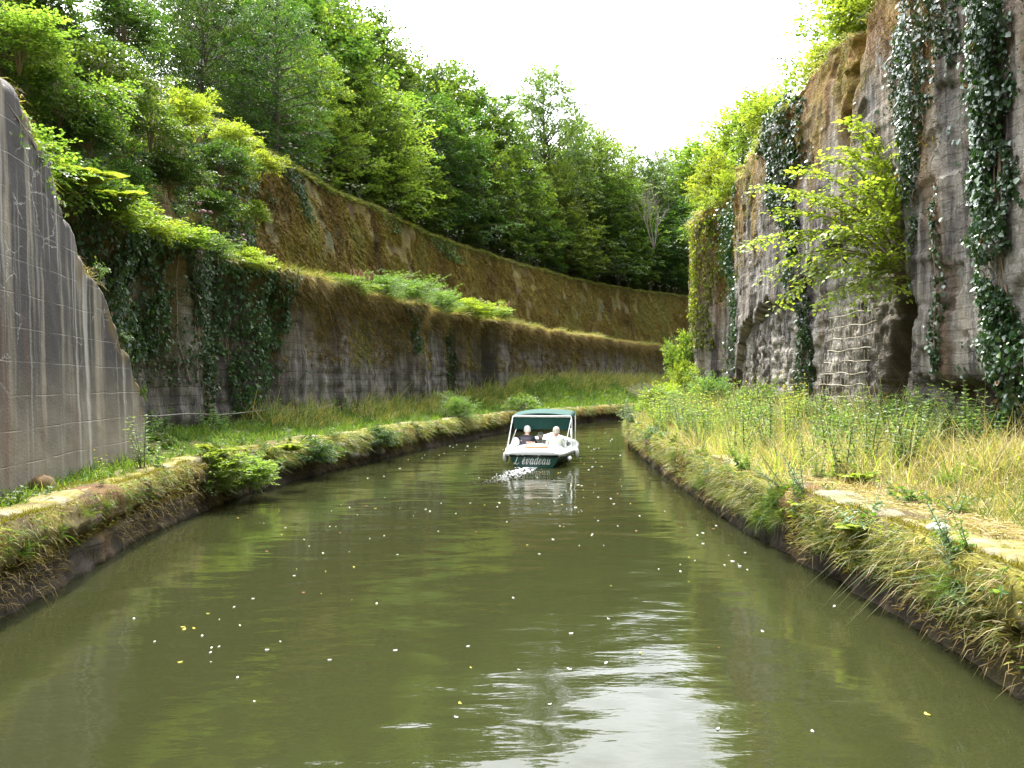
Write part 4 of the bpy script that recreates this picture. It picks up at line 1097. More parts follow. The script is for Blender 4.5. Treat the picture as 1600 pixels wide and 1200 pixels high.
fringe('grass', LW, 1, 14, 60, 22000, 'grass_mix', .3, .9, .36, .008, .4, 4)
fringe('dry_grass', LW, 1, 16, 60, 14000, 'grass_dry', .25, 1.2, .42, .008, .45, 5)
# right bank: dry straw, green patches
X, Y, Z, t = on_ground(90000, lambda y: RW.x(y)+.1, lambda y: WR.x(y)-.1, 4.5, 34, z_right, 1.2)
k = (fbm(X*1.2, Y*1.2, 48)+.25*t+.012*(Y-8) > .46)
k &= t > .08+.22*fbm(Y*.8, Y*0, 49)*(Y < 13)
X, Y, Z, t = X[k], Y[k], Z[k], t[k]
dry = fbm(X*.9+9, Y*.9, 51)+.1*rng.random(len(X)) > .49
for nm, kk, mat, hl in (('dry_grass', dry, 'straw', 1.), ('grass', ~dry, 'grass_mix', .9)):
    x, y, z, tt = X[kk], Y[kk], Z[kk], t[kk]
    grass(nm, x, y, z, hl*rng.uniform(.08, .34, len(x))*(.7+1.2*tt), .0055+.0006*y, mat, lean=.6)
X, Y, Z, t = on_ground(30000, lambda y: RW.x(y)+.05, lambda y: WR.x(y)-.2, 8.5, 33, z_right, 1.1)
k = fbm(X*1.1+4, Y*.8, 52) > .47; X, Y, Z, t = X[k], Y[k], Z[k], t[k]
grass('tall_grass', X, Y, Z, rng.uniform(.3, 1.15, len(X))*(.5+.6*t), .006+.0004*Y, 'straw', lean=.3, bend=(0, 0, -.3))
k = rng.random(len(X)) < .3
grass('grass', X[k]+.1, Y[k], Z[k], rng.uniform(.3, .8, k.sum()), .012, 'leaf_lime', lean=.45)
# straw litter lying on the bare strip
X, Y, Z, t = on_ground(36000, lambda y: RW.x(y)+.02, lambda y: RW.x(y)+1.6, 4.5, 18, z_right)
n = len(X); D = rng.normal(size=(n, 3)); D[:, 2] = .1*rng.random(n)
o = blades('straw', np.stack([X, Y, Z+.03+.05*rng.random(n)*(t < .5)], -1), D, rng.normal(size=(n, 3))*.1, rng.uniform(.05, .2, n), .006, M['straw']); tag(o, kind='stuff')
for cv, sg, nm_ in ((LW, 1, 'left'), (RW, -1, 'right')):
    n = 26000; y = 4+18*rng.random(n)**1.5; x = cv.x(y)-sg*(rng.random(n)**1.5*.6-.03); k = fbm(x*3, y*2, 66) > .45; x, y = x[k], y[k]; m = len(x)
    o = blades('moss', np.stack([x, y, top_q(y)+.055], -1), rng.normal(size=(m, 3))*.6+[0, 0, 1], rng.normal(size=(m, 3))*.3, rng.uniform(.015, .045, m), .006, M['moss_top']); tag(o, kind='stuff')
# brows of the walls
def brow(name, wall, zt, y0, y1, n, mat, L, W, drop=.8, lean=.5, outw=.25, seed=1, amt=.35):
    Y = rng.uniform(y0, y1, n); Y = Y[fbm(Y*.6, Y*0, seed+70) > amt]; m = len(Y)
    P, N, _ = wall.at(Y, wall.z1(Y)); P = P-N*rng.uniform(-.1, .45, (m, 1))+[0, 0, .02]
    D = N*rng.uniform(0, 1, (m, 1))+rng.normal(size=(m, 3))*lean+[0, 0, .8]
    B = N*.3+[0, 0, -drop]
    o = blades(name, P, D, B, rng.uniform(.4, 1.2, m)*L, W, M[mat]); tag(o, kind='stuff')
brow('grass', wallU, 10.3, 24, 82, 30000, 'grass_mix', .38, .022, .6, seed=2, amt=.2)
brow('grass', wallU, 10.3, 24, 82, 16000, 'leaf_lime', .3, .03, .9, seed=3, amt=.36)
brow('dry_grass', wallB, 5, 19, 74, 30000, 'grass_dry', .38, .014, .8, seed=4, amt=.25)
brow('grass', wallB, 5, 20, 74, 13000, 'grass_mix', .5, .014, .3, seed=5, amt=.42)
brow('grass', wallR, 9, 13, 36, 5000, 'grass_mix', .3, .012, 1., seed=6, amt=.4)
brow('dry_grass', wallA, 5, 5, 12.8, 5000, 'grass_dry', .26, .007, 1.1, seed=8, amt=.3)
brow('grass', wallA, 5, 5, 12.8, 1200, 'grass_mix', .2, .009, .9, seed=9, amt=.45)
# turf hanging below the ledge edge
Y = rng.uniform(20.5, 74, 15000); z = wallB.z1(Y)-rng.random(len(Y))**2*.8
P, N, _ = wallB.at(Y, z, .02); m = len(Y)
o = blades('dry_grass', P, N*.6+rng.normal(size=(m, 3))*.3, N*.1+np.array([0, 0, -1.1]), rng.uniform(.12, .4, m), .014, M['grass_dry']); tag(o, kind='stuff')
# moss tufts on both left walls
def tufts(wall, y0, y1, z0, z1, n, L, W, thr, seed, mat='moss_tuft'):
    Y = rng.uniform(y0, y1, n); z = rng.uniform(z0, z1, n)
    S = np.interp(Y, wall.Y, wall.S)
    k = (fbm(S*1.1, z*.8, seed) > thr) & (z < wall.z1(Y)); Y, z = Y[k], z[k]; m = len(Y)
    P, N, _ = wall.at(Y, z, -.01)
    o = blades('moss', P, N*.8+rng.normal(size=(m, 3))*.5, N*.1+np.array([0, 0, -.9]), rng.uniform(.5, 1.2, m)*L, W, M[mat],
               tint=np.clip(fbm(S[k]*.5, z*.35, seed+1)*1.6-.3+rng.random(m)*.25, 0, 1)); tag(o, kind='stuff')
tufts(wallU, 24, 82, 4.8, 10.3, 120000, .2, .045, .34, 201)
tufts(wallB, 20, 74, 2.6, 5.0, 38000, .12, .028, .52, 203)
tufts(wallR, 12, 34, 5.5, 9.1, 9000, .12, .02, .54, 205)

# ------------------------------------------------------------------ leafy ground plants as individuals
def lump(c, d, name, mat, parent):
    m = Mesh(); th = np.linspace(0, 2*np.pi, 14, endpoint=False); ph = np.linspace(.05, np.pi-.05, 9)
    A, B = np.meshgrid(th, ph, indexing='ij'); r = .35+.65*rng.random(A.shape)
    m.grid(np.stack([np.cos(A)*np.sin(B)*r*d[0]+c[0], np.sin(A)*np.sin(B)*r*d[1]+c[1], np.cos(B)*r*d[2]+c[2]], -1), closed_u=True)
    return m.done(name, mat, parent, smooth=False)
def make_weed(name, h, nst, leaf, mat, seed, wr=.4, npair=9, spread=.25, top=None, droop=.3):
    root = empty(name, (0, 0, 0)); r = np.random.default_rng(seed); w = Mesh(); P, D, N, L = [], [], [], []; tp = []
    for s in range(nst):
        a = r.uniform(0, 6.28); hh = h*r.uniform(.65, 1); q = np.array([math.cos(a), math.sin(a), 0])*spread*r.uniform(.3, 1)
        t = np.linspace(0, 1, 8)[:, None]
        pts = q*.25+q*t**1.5+np.array([0, 0, 1.])*hh*t; pts[0, 2] = -.05
        w.tube(pts, .005*(1.2-t[:, 0])+.0015, 4, cap=False); tp.append(pts[-1])
        for i in range(npair):
            f = .12+.88*(i+.5)/npair; c = np.array([np.interp(f, t[:, 0], pts[:, j]) for j in range(3)]); az = i*1.57+s
            for sd in (0, math.pi):
                d = np.array([math.cos(az+sd), math.sin(az+sd), .35-droop*(1-f)]); P.append(c); D.append(d+r.normal(size=3)*.15)
                N.append(np.array([0, 0, 1.])+.3*r.normal(size=3)-d*.2); L.append(leaf*(1.15-.65*f)*r.uniform(.7, 1.2))
    w.done('stem', M['stalk'], root)
    leaves('foliage', P, D, N, np.array(L), wr, M[mat], root)
    if top:
        for c in tp: lump(c, (.06*top[2], .06*top[2], .03*top[2]), 'flower', top[0], root)
    return root
pink = simple('petal_pink', (.5, .3, .33), .6, .2, 30)
yel = simple('petal_yellow', (.6, .45, .04), .6, .2, 30)
W_ = dict(
    nettle=make_weed('nettle', .75, 7, .13, 'nettle', 31, .42, 9, .3),
    weed=make_weed('weed', .9, 5, .1, 'leaf_silver', 32, .35, 12, .25),
    tallw=make_weed('tall_weed', 1.3, 3, .11, 'leaf_light', 33, .3, 15, .2, (yel, 14, .45)),
    low=make_weed('leafy_plant', .3, 9, .12, 'leaf_mid', 34, .6, 4, .28),
    agri=make_weed('flowering_weed', 1.1, 4, .13, 'nettle', 35, .38, 10, .3, (pink, 26, 1.4)),
)
uw = set()
def where(x, y, near, side):
    a = 'nearest the camera' if y < near[0] else ('in the middle stretch' if y < near[1] else 'toward the bend')
    return a+', '+side
def weed(kind, p, s, label, group, cat='plant', tilt=None):
    o = W_[kind]
    if kind in uw: o = copy_tree(o)
    uw.add(kind)
    o.location = tuple(p); o.rotation_euler = ((tilt or (0, 0))[0], (tilt or (0, 0))[1], random.uniform(0, 6.28)); o.scale = (s, s, s*random.uniform(.85, 1.15))
    tag(o, label, cat, group); return o
def scatter(kind, n, xa, xb, y0, y1, zf, s0, s1, label, group, test=None, cat='plant'):
    c = 0
    while c < n:
        y = random.uniform(y0, y1); t = random.random(); x = xa(y)*(1-t)+xb(y)*t
        if test and not test(x, y, t): continue
        weed(kind, (x, y, float(zf(np.array(x), np.array(y)))-.02), random.uniform(s0, s1), label+' '+where(x, y, (y0+(y1-y0)*.3, y0+(y1-y0)*.62), 'by the water' if t < .34 else ('by the wall' if t > .67 else 'midway')), group, cat); c += 1
rx = lambda f: (lambda y: float(RW.x(y)*(1-f)+WR.x(y)*f))
scatter('nettle', 170, rx(.45), rx(.98), 9.8, 20, z_right, .45, 1.15, 'blue-green nettle of the right bank', 'nettles at the foot of the right wall', cat='nettle',
        test=lambda x, y, t: vnoise(np.array(x*1.1), np.array(y*.8), 5) > .48 and y > 9.8+(1-t)*3.2)
scatter('weed', 220, rx(.05), rx(.95), 9.5, 32, z_right, .5, 1.35, 'pale green weed of the right bank', 'weeds of the sunlit right bank', cat='weed', test=lambda x, y, t: vnoise(np.array(x*1.2), np.array(y*.7), 6) > .42)
scatter('tallw', 80, rx(.08), rx(.9), 13.5, 31, z_right, .7, 1.15, 'tall yellow-topped weed of the right bank', 'tall weeds of the right bank', cat='weed')
scatter('low', 90, rx(.15), rx(.9), 6, 16, z_right, .5, .9, 'low leafy plant of the right bank', 'low plants on the right bank')
# hanging over the right quay
for i in range(120):
    y = 5.2+26*random.random()**1.2
    weed(random.choice(['low', 'low', 'weed', 'nettle']), (float(RW.x(y))+.02, y, random.uniform(.5, .78)), random.uniform(.35, .75), 'leafy plant hanging from the right quay face '+('near the camera' if y < 11 else ('in the middle stretch' if y < 20 else 'toward the bend')),
         'plants hanging over the right quay', tilt=(random.uniform(-.3, .3), -random.uniform(.5, 1.3)))
# tip of the bank
for i in range(9):
    y = random.uniform(23, 30); weed('weed', (float(RW.x(y))+.1, y, .7), random.uniform(.8, 1.2), 'leafy weed leaning over the water at the tip of the right bank', 'weeds at the tip of the right bank', tilt=(0, -random.uniform(.3, .9)), cat='weed')
# left path
lx = lambda f: (lambda y: float(LW.x(y)*(1-f)+WB.x(y)*f))
scatter('low', 90, lx(.15), lx(.95), 7, 34, z_left, .35, .8, 'low leafy plant of the left towpath', 'low plants on the left towpath', test=lambda x, y, t: y > 12.9 or x > WA.x(y)+.25)
scatter('nettle', 60, lx(.7), lx(.97), 14, 48, z_left, .45, .95, 'nettle of the left towpath', 'nettles along the lower left wall', cat='nettle', test=lambda x, y, t: y > 13.2)
scatter('weed', 40, lx(.65), lx(.97), 20, 60, z_left, .6, 1.0, 'leafy weed of the far left towpath', 'weeds along the far left wall', cat='weed')
for i in range(80):
    y = 10+40*random.random()
    weed(random.choice(['low', 'weed', 'nettle']), (float(LW.x(y))-.02, y, random.uniform(.5, .78)), random.uniform(.35, .75), 'leafy plant hanging from the left quay face '+('near the camera' if y < 11 else ('in the middle stretch' if y < 20 else 'toward the bend')),
         'plants hanging over the left quay', tilt=(random.uniform(-.3, .3), random.uniform(.4, 1.2)))
weed('weed', (-5.15, 10.75, .8), .95, 'tall leafy weed at the end of the concrete wall', None, 'weed')
for u, v, Y, lab in EDGE: weed('low', px(u, v, Y), .55, lab, None, tilt=(.2, .9)); weed('weed', px(u+4, v+14, Y), .3, lab.replace('small clump of leaves', 'thin weed').replace('little leafy tuft', 'thin weed').replace('leafy sprig', 'thin weed'), None, 'weed', tilt=(.3, 1.0))
weed('nettle', (-5.05, 10.95, .75), .6, 'broad-leaved weed beside the tall one at the end of the concrete wall', None, 'weed')
weed('tallw', (-4.75, 8.9, .8), .45, 'small yellow-flowered weed on the near left path', None, 'weed')
weed('agri', (-7.2, 18.5, 5.1), 1.15, 'pink-topped flowering weed on the left ledge', None, 'weed')
weed('agri', (-6.9, 19.6, 5.0), .7, 'smaller pink-topped weed right of the tall one on the ledge', None, 'weed')
shrub('bush', (-4.75, 12.35, .3), .48, .6, 'leafy bush hanging over the left quay to the water')
shrub('bush', (-4.5, 13.2, .2), .45, .5, 'smaller bush at the right of the one hanging over the left quay')
shrub('darkb', (-4.35, 16.4, .3), .5, .5, 'dark green bush on the left quay past the broken coping')
shrub('darkb', (-3.5, 19.9, .4), .42, .45, 'dark bush at the quay edge near the gap in the stones')
shrub('silver', (-1.9, 27.2, .6), .7, .8, 'grey-green bush on the left quay short of the boat')
shrub('bram', (.5, 33.5, .5), .9, .9, 'bramble on the far left bank behind the boat canopy')
for p, k, r, h, lab in [((6.4, 19.5, .9), 'bram', .8, .9, 'bramble mound at the foot of the ivy strip on the right wall'), ((6.3, 16.2, .9), 'darkb', .5, .6, 'dark bush in front of the net of mortar joints'),
    ((6.2, 23.5, .9), 'silver', .8, 1.1, 'pale green bush against the middle of the right wall'), ((4.8, 25.5, .9), 'bush', .7, .9, 'bush in the weeds near the far tip of the right bank'),
    ((6.3, 12.4, .9), 'silver', .6, .7, 'blue-green bush under the pale pier of the right wall'), ((5.6, 27.5, .9), 'lime', .6, 1.0, 'yellow-green bush at the far tip of the right bank')]:
    shrub(k, p, r, h, lab)
ivy(wallA, [(1.6, 12.8, .1), (3.0, 11.9, .22), (4.3, 10.1, .35), (5.1, 8.3, .6)], 'thin creeper along the ragged top edge of the concrete wall', 260, .06, .12, mat='leaf_mid', stems=1)
# ferns
def make_fern(L, nf, seed, mat):
    root = empty('fern', (0, 0, 0)); r = np.random.default_rng(seed); w = Mesh(); P, D, N, S = [], [], [], []
    for i in range(nf):
        a = i*2.4; el = r.uniform(.6, 1.2); d = np.array([math.cos(a)*math.cos(el), math.sin(a)*math.cos(el), math.sin(el)]); l = L*r.uniform(.75, 1)
        t = np.linspace(0, 1, 34)[:, None]; pts = d*l*t+np.array([math.cos(a)*.3, math.sin(a)*.3, -.45])*l*t**2.2
        w.tube(pts, .004*(1.1-t[:, 0])+.001, 4, cap=False)
        T = norm(np.gradient(pts, axis=0)); sd = norm(np.cross(T, [0, 0, 1.]))
        for j in range(3, 34):
            for s in (-1, 1):
                P.append(pts[j]); D.append(sd[j]*s+T[j]*.45); N.append(np.cross(T[j], sd[j])*-1); S.append(l*.34*math.sin(math.pi*min(1, .22+j/34*.78))**.8)
    w.done('stem', M['stalk'], root); leaves('frond', P, D, N, np.array(S), .17, M[mat], root)
    return root
f = make_fern(.55, 9, 3, 'leaf_lime'); f.location = (-4.85, 12.6, .8); tag(f, 'bright fern standing on the left quay above the hanging bush', 'fern')
for p, s, lab in [((-7.0, 12.6, 5.2), 1.5, 'large arching fern on the ledge above the end of the concrete wall'), ((-6.9, 13.5, 5.1), 1.3, 'second arching fern behind the large one on the ledge'),
                  ((-4.2, 14.6, .7), .8, 'small fern on the left quay right of the bright one'), ((4.2, 9.3, .8), .6, 'small fern on the right bank'),
                  ((3.22, 8.3, .62), .6, 'fern with strap leaves growing out of the right quay face'), ((3.2, 7.1, .6), .55, 'fern low on the right quay face beside the trailing grass')]:
    c = copy_tree(f); c.location = p; c.scale = (s, s, s); c.rotation_euler = (0, 0, s*3); tag(c, lab, 'fern')

# grass tussocks on the quay faces and right bank
def make_tussock(L, n, mat, seed):
    r = np.random.default_rng(seed)
    D = r.normal(size=(n, 3))*.55; D[:, 2] = 1; B = r.normal(size=(n, 3))*.3+[0, 0, -.5]
    return blades('grass_tussock', r.normal(size=(n, 3))*[.04, .04, .01], D, B, L*r.uniform(.5, 1.1, n), .006, M[mat])
tz = {k: make_tussock(.38, 260, m, i) for i, (k, m) in enumerate((('g', 'grass_green'), ('m', 'grass_mix')))}
ut = set()
def tussock(k, p, s, lab, tilt=(0, 0), group=None):
    o = tz[k]
    if k in ut: o = o.copy(); COL.objects.link(o)
    ut.add(k); o.location = p; o.scale = (s, s, s); o.rotation_euler = (tilt[0], tilt[1], 0); tag(o, lab, 'grass tussock', group)
for y, z, s, lab in [(6.75, .55, .75, 'nearest drooping tussock on the face of the left quay'), (7.35, .58, .85, 'second drooping tussock on the left quay face'), (8.0, .6, .9, 'pale drooping tussock halfway along the near left quay'),
                  (8.6, .62, .8, 'tussock right of the pale one on the left quay'), (9.3, .6, .6, 'small tussock on the left quay before the bush')]:
    tussock('g', (float(LW.x(y))+.06, y, z), s*.7, lab, (0, 1.25))
for x, y, z, s, k, lab in [(4.9, 8.6, .8, 1.4, 'g', 'green grass tuft in the straw of the right bank'), (5.4, 7.6, .8, 1.3, 'g', 'green grass tuft by the right edge of the picture'), (5.9, 9.6, .85, 1.4, 'm', 'yellow-green grass tuft nearer the right wall'),
                           (3.9, 11.5, .8, .8, 'm', 'small grass tuft on the pale strip of the right bank')]:
    tussock(k, (x, y, z), s, lab)
for i in range(26):
    y = 5.0+13*random.random()
    tussock(random.choice('gm'), (float(RW.x(y))-.04, y, random.uniform(.35, .7)), random.uniform(.5, 1.1), 'grass tussock growing out of the right quay face '+('low by the picture corner' if y < 8 else ('in the near stretch' if y < 12 else 'further along')), (random.uniform(-.4, .4), -random.uniform(.8, 1.5)), 'tussocks on the right quay face')
# long trailing blades to the water
D = []; B = []; P = []
for i in range(14):
    y = 5.9+random.uniform(-.25, .6); P.append((3.2, y, .5+.15*random.random())); D.append((-1, random.uniform(-.5, .1), .35)); B.append((-.25, -.1, -1.0))
o = blades('trailing_grass', P, D, B, rng.uniform(.45, .8, 14), .006, M['grass_mix']); tag(o, 'long arching grass blades trailing from the right quay to the water', 'trailing grass')

# umbellifers on the brow of the upper wall
def make_umbel():
    root = empty('umbellifer', (0, 0, 0)); w = Mesh(); r = np.random.default_rng(8)
    for s in range(4):
        a = s*1.7; tip = np.array([.22*math.cos(a), .22*math.sin(a), .75+.2*r.random()])
        w.tube([(0, 0, -.1), tip*[.3, .3, .5], tip], [.012, .008, .005], 4, cap=False)
        lump(tip, (.08, .08, .03), 'flower', M['petal_white'], root)
    w.done('stem', M['stalk'], root); return root
ub = make_umbel()
for i, y in enumerate([29.5, 30.3, 31.0, 32.0, 32.6, 34.5, 35.2, 38.5, 39.2, 42, 44.8, 45.5, 46.1, 51.0, 53.2, 54.0, 54.8, 55.6, 63, 66.5, 69.5, 70.5, 71.5, 72.3]):
    o = ub if i == 0 else copy_tree(ub)
    P, N, _ = wallU.at(np.array([y]), wallU.z1(np.array([y]))); p = P[0]-N[0]*.3
    o.location = p; o.rotation_euler = (0, 0, i*1.1); s = random.uniform(.7, 1.15); o.scale = (s, s, s)
    tag(o, 'white-flowered umbellifer on the grassy brow of the upper wall', 'umbellifer', 'umbellifers along the brow of the upper wall')
# rusty dock seed heads on the ledge
rs = simple('rust_seed', (.33, .17, .09), .8, .3, 20)
def make_dock():
    root = empty('dock', (0, 0, 0)); w = Mesh(); r = np.random.default_rng(4)
    for s in range(6):
        a = s; t = np.linspace(0, 1, 5)[:, None]; tip = np.array([.25*math.cos(a), .25*math.sin(a), .7+.25*r.random()]); w.tube(tip*t, .006, 4, cap=False)
        lump(tip*.8, (.045, .045, .2), 'seed_head', rs, root)
    w.done('stem', M['stalk'], root); return root
dk = make_dock()
for i, (y, s, lab) in enumerate([(25.6, .9, 'rusty orange dock on the ledge left of the feathery bushes'), (26.5, 1.0, 'second rusty dock on the ledge left of the feathery bushes'), (38.6, 1.3, 'pinkish seed heads at the end of the bushes on the ledge')]):
    o = dk if i == 0 else copy_tree(dk); o.location = (float(WB.x(y))-.3, y, 5.0); o.scale = (s, s, s); tag(o, lab, 'dock')

# ------------------------------------------------------------------ small things on the banks
cb = Mesh()
yy = np.linspace(13.6, 22.5, 40); P, N, _ = wallB.at(yy, 1.42+0*yy, .0); P[:, 0] = WB.x(yy)+.42
P[:, 2] = 1.45-.1*np.sin(np.linspace(0, np.pi, 40))+.02*np.sin(yy*2)-.02*(yy-14)*.5
cb.tube(P, .013, 5)
tag(cb.done('cable', simple('cable_grey', (.22, .2, .17), .7, .1)), 'thin slack cable strung along the foot of the ivy-covered left wall', 'cable')
def rock(name, c, d, mat, label, seed, cat='stone'):
    m = Mesh(); th = np.linspace(0, 2*np.pi, 18, endpoint=False); ph = np.linspace(.05, np.pi-.05, 12)
    A, B = np.meshgrid(th, ph, indexing='ij'); r = .8+.45*vnoise(np.cos(A)*2+5, B*1.6+np.sin(A)*2, seed)
    V = np.stack([np.cos(A)*np.sin(B)*r*d[0], np.sin(A)*np.sin(B)*r*d[1], np.cos(B)*r*d[2]], -1); m.grid(V, closed_u=True)
    o = m.done(name, mat, loc=c); tag(o, label, cat); return o
rock('stone', (3.42, 6.15, .85), (.085, .06, .04), simple('white_stone', (.75, .74, .7), .7, .1, 30), 'small flat white stone on the right quay edge', 3)
rock('stone', (-5.35, 8.75, .82), (.12, .17, .13), simple('mossy_stone', (.1, .06, .02), .95, .5, 12, bump=.8), 'dark moss-covered stone at the foot of the concrete wall', 5)
rock('stone', (5.6, 30.5, 1.7), (.2, .15, .1), simple('pale_stone', (.6, .58, .52), .7, .1, 30), 'pale boulder poking out of the weeds at the far tip of the right bank', 9)
rock('stump', (6.7, 32.5, 1.35), (.28, .3, .7), simple('rusty_earth', (.22, .09, .04), .95, .4, 8, bump=.8), 'reddish-brown stump beside the last pier of the right wall', 12, 'stump')
for i, (y, z, s) in enumerate([(18.9, .25, 1.), (19.5, .2, .8), (20.4, .22, .9), (21.3, .3, .7)]):
    rock('quay_stone', (float(LW.x(y))-.02, y, z), (.2*s, .38*s, .14*s), M['earth_hill'] if i == 3 else simple('dark_block', (.16, .14, .11), .9, .4, 6, bump=.7),
         ['large dark block slipped out of the left quay', 'dark block beside the large slipped one', 'dark block under the overhanging turf of the left quay', 'small earthy block at the end of the gap in the left quay'][i], 20+i)

# ------------------------------------------------------------------ floating leaves and petals, each its own
lm = [simple('petal_floating', (.78, .78, .7), .5, .1), simple('leaf_yellow', (.5, .45, .05), .5, .2), simple('leaf_brown', (.35, .14, .05), .5, .2)]
lp = []
for i, m_ in enumerate(lm):
    t = np.linspace(0, 2*np.pi, 9, endpoint=False)
    r_ = 1+.2*np.cos(t)+.12*np.sin(3*t+i)
    V = np.vstack([[0, 0, .006], np.stack([np.cos(t)*r_*.03, np.sin(t)*r_*.018, .004+.006*np.cos(2*t)], -1), np.stack([np.cos(t)*r_*.028, np.sin(t)*r_*.016, -.004+0*t], -1)])
    F3 = [[0, 1+k, 1+(k+1) % 9] for k in range(9)]; F4 = [[1+k, 10+k, 10+(k+1) % 9, 1+(k+1) % 9] for k in range(9)]
    lp.append(build('floating_leaf', V, [np.array(F4), np.array(F3)], m_, smooth=True))
labs = ['pale petal floating on the canal', 'small yellow leaf floating on the canal', 'brown leaf floating on the canal']
ul = set(); cnt = 0
drift = [(925, 745, 38, 34), (900, 790, 60, 30), (560, 800, 70, 60), (480, 860, 90, 60), (930, 700, 30, 16), (840, 800, 90, 25), (1010, 905, 60, 60), (700, 700, 60, 10), (330, 1000, 80, 40), (1150, 860, 30, 20)]
while cnt < 210:
    v = 655+500*random.random()**1.8; u = 200+1300*random.random()
    if random.random() < .68:
        dd = random.choice(drift); u = random.gauss(dd[0], dd[2]); v = max(650, random.gauss(dd[1], dd[3]))
    Y_ = 2400/(v-600); x = (u-800)/1200*Y_
    if x < LW.x(Y_)+.4 or x > RW.x(Y_)-.3 or Y_ > 45: continue
    k = random.choices([0, 1, 2], [.68, .24, .08])[0]
    o = lp[k] if k not in ul else lp[k].copy()
    if k in ul: COL.objects.link(o)
    ul.add(k); cnt += 1
    s = random.uniform(.25, .62)*(1 if Y_ < 9 else .7+Y_*.035)*(1.35 if random.random() < .06 else 1)
    o.location = (x, Y_, .004); o.scale = (s, s, s); o.rotation_euler = (0, 0, random.uniform(0, 6.28))
    tag(o, labs[k], 'floating leaf', ['petals floating on the canal', 'yellow leaves floating on the canal', 'brown leaves floating on the canal'][k])
# ------------------------------------------------------------------ the boat
BX, BY, BR = .53, 18.4, -R(8.5)
def bw(x, y, z):
    c, s = math.cos(BR), math.sin(BR); return (BX+c*x-s*y, BY+s*x+c*y, z)
boat = empty('motor_boat', (BX, BY, 0), BR)
tag(boat, 'small green and white motor boat with a green canopy, seen from behind on the canal', 'boat')
mg = simple('hull_green', (.012, .085, .06), .3, .15, 3, coat=.4)
mw = simple('gelcoat_white', (.78, .79, .78), .3, .03, 5, coat=.3)
mtube = simple('white_tube', (.75, .76, .76), .35)
mcan = simple('canvas_green', (.003, .05, .04), .85, .2, 6, bump=.15)
mrub = simple('rubber_black', (.02, .02, .025), .6)
st_y = np.array([0, .5, 1.2, 2.0, 2.8, 3.5, 4.1, 4.5, 4.68])
g_w = np.array([.62, .72, .82, .86, .84, .72, .48, .2, .03])     # gunwale half beam
c_w = np.array([.42, .5, .58, .62, .58, .46, .26, .08, .01])      # chine
g_z = np.array([.335, .335, .34, .35, .37, .39, .42, .44, .45])
k_z = np.array([-.16, -.17, -.18, -.18, -.17, -.13, -.06, .05, .3])
ys = np.linspace(0, 4.68, 40)
I = lambda a: np.interp(ys, st_y, a)
from_g, from_c, gz, kz = I(g_w), I(c_w), I(g_z), I(k_z)
m = Mesh(); secs = []
for i, y in enumerate(ys):
    gw, cw, z1, z0 = from_g[i], from_c[i], gz[i], kz[i]
    prof = [(gw, z1), (gw*.99, z1-.05), (cw+(gw-cw)*.62, z1*.45), (cw+(gw-cw)*.25, .04), (cw, -.03), (cw*.5, z0*.7), (0, z0)]
    full = prof+[(-a, b) for a, b in prof[-2::-1]]
    secs.append([(a, y-(.0 if y > .01 else 0), b) for a, b in full])
S_ = np.array(secs); m.grid(S_)
tr = S_[0]; n_ = len(tr); ctr = tr.mean(0)
m.add(np.vstack([tr, ctr]), t=[[k, k+1, n_] for k in range(n_-1)]+[[n_-1, 0, n_]])
m.done('hull', mg, boat, smooth=False)
# white deck moulding with a rolled lip and the cockpit well
m = Mesh(); rows = []
yd = np.linspace(-.07, 4.7, 60)
gw = np.interp(yd, st_y, g_w)+.055; gz2 = np.interp(yd, st_y, g_z)
cock = lambda y: sstep(.95, 1.15, y)*sstep(3.15, 2.95, y)
rows = []
for i, y in enumerate(yd):
    w = gw[i]*(1-.12*sstep(.05, -.07, y)); z = gz2[i]; c = cock(y); crown_ = .05*(1-c)
    iw = w*.76
    dep = -.33*c
    half = [(w-.03, z-.075), (w, z-.06), (w+.012, z-.02), (w, z+.015), (w-.05, z+.03), (iw+.05, z+.04), (iw, z+.04+.004), (iw-.02-.02*c, z+.04+dep*.5+crown_*.3), (iw*.75, z+.045+dep+crown_*.6), (iw*.4, z+.05+dep+crown_), (0, z+.05+dep+crown_)]
    dip = -.02*math.exp(-((y+.07)/.12)**2)
    rows.append([(a, y, b+dip*(1-abs(a)/1.)) for a, b in half]+[(-a, y, b+dip*(1-abs(a)/1.)) for a, b in half[-2::-1]])
rows = [[(a*.985, rows[0][0][1]+.015, b-.02) for (a, _, b) in rows[0]]]+rows
rows[0] = [(a, y, min(b, gz2[0]-.03)) for a, y, b in rows[0]]
m.grid(np.array(rows)); m.done('deck', mw, boat, smooth=True)
m = Mesh()
rail = [(from_g[i]+.062, ys[i], gz[i]-.07) for i in range(len(ys)-1)]
loop = rail+[(-a, b, c) for a, b, c in rail[::-1]]+[rail[0]]
m.tube(loop, .017, 6); m.done('rubbing_strake', mrub, boat)
# seats
def seat(name, x, y, w, label=None):
    m = Mesh(); a = np.linspace(0, np.pi, 9)
    P = [(x-w/2*math.cos(t), y-.05, .12+.34*math.sin(t)**.45) for t in a]
    m.grid(np.array([[(px_, yy_, max(z*f, .1)) for f in (1.,)] + [(px_, yy_+.1, z)] + [(px_, yy_+.1, .1)] for (px_, yy_, z) in P]))
    m.grid(np.array([[(px_, yy_, .1), (px_, yy_, z)] for (px_, yy_, z) in P]))
    m.box((x, y+.3, .14), (w, .5, .1)); return m.done(name, mw, boat, smooth=False)
seat('seat', -.34, 1.08, .62); seat('seat', .38, 1.08, .62); seat('seat', -.34, 2.35, .5); seat('seat', .36, 2.35, .5)
m = Mesh(); m.ellipsoid((-.62, 1.22, .5), (.1, .07, .13), 14, 10); m.done('headrest', mw, boat)
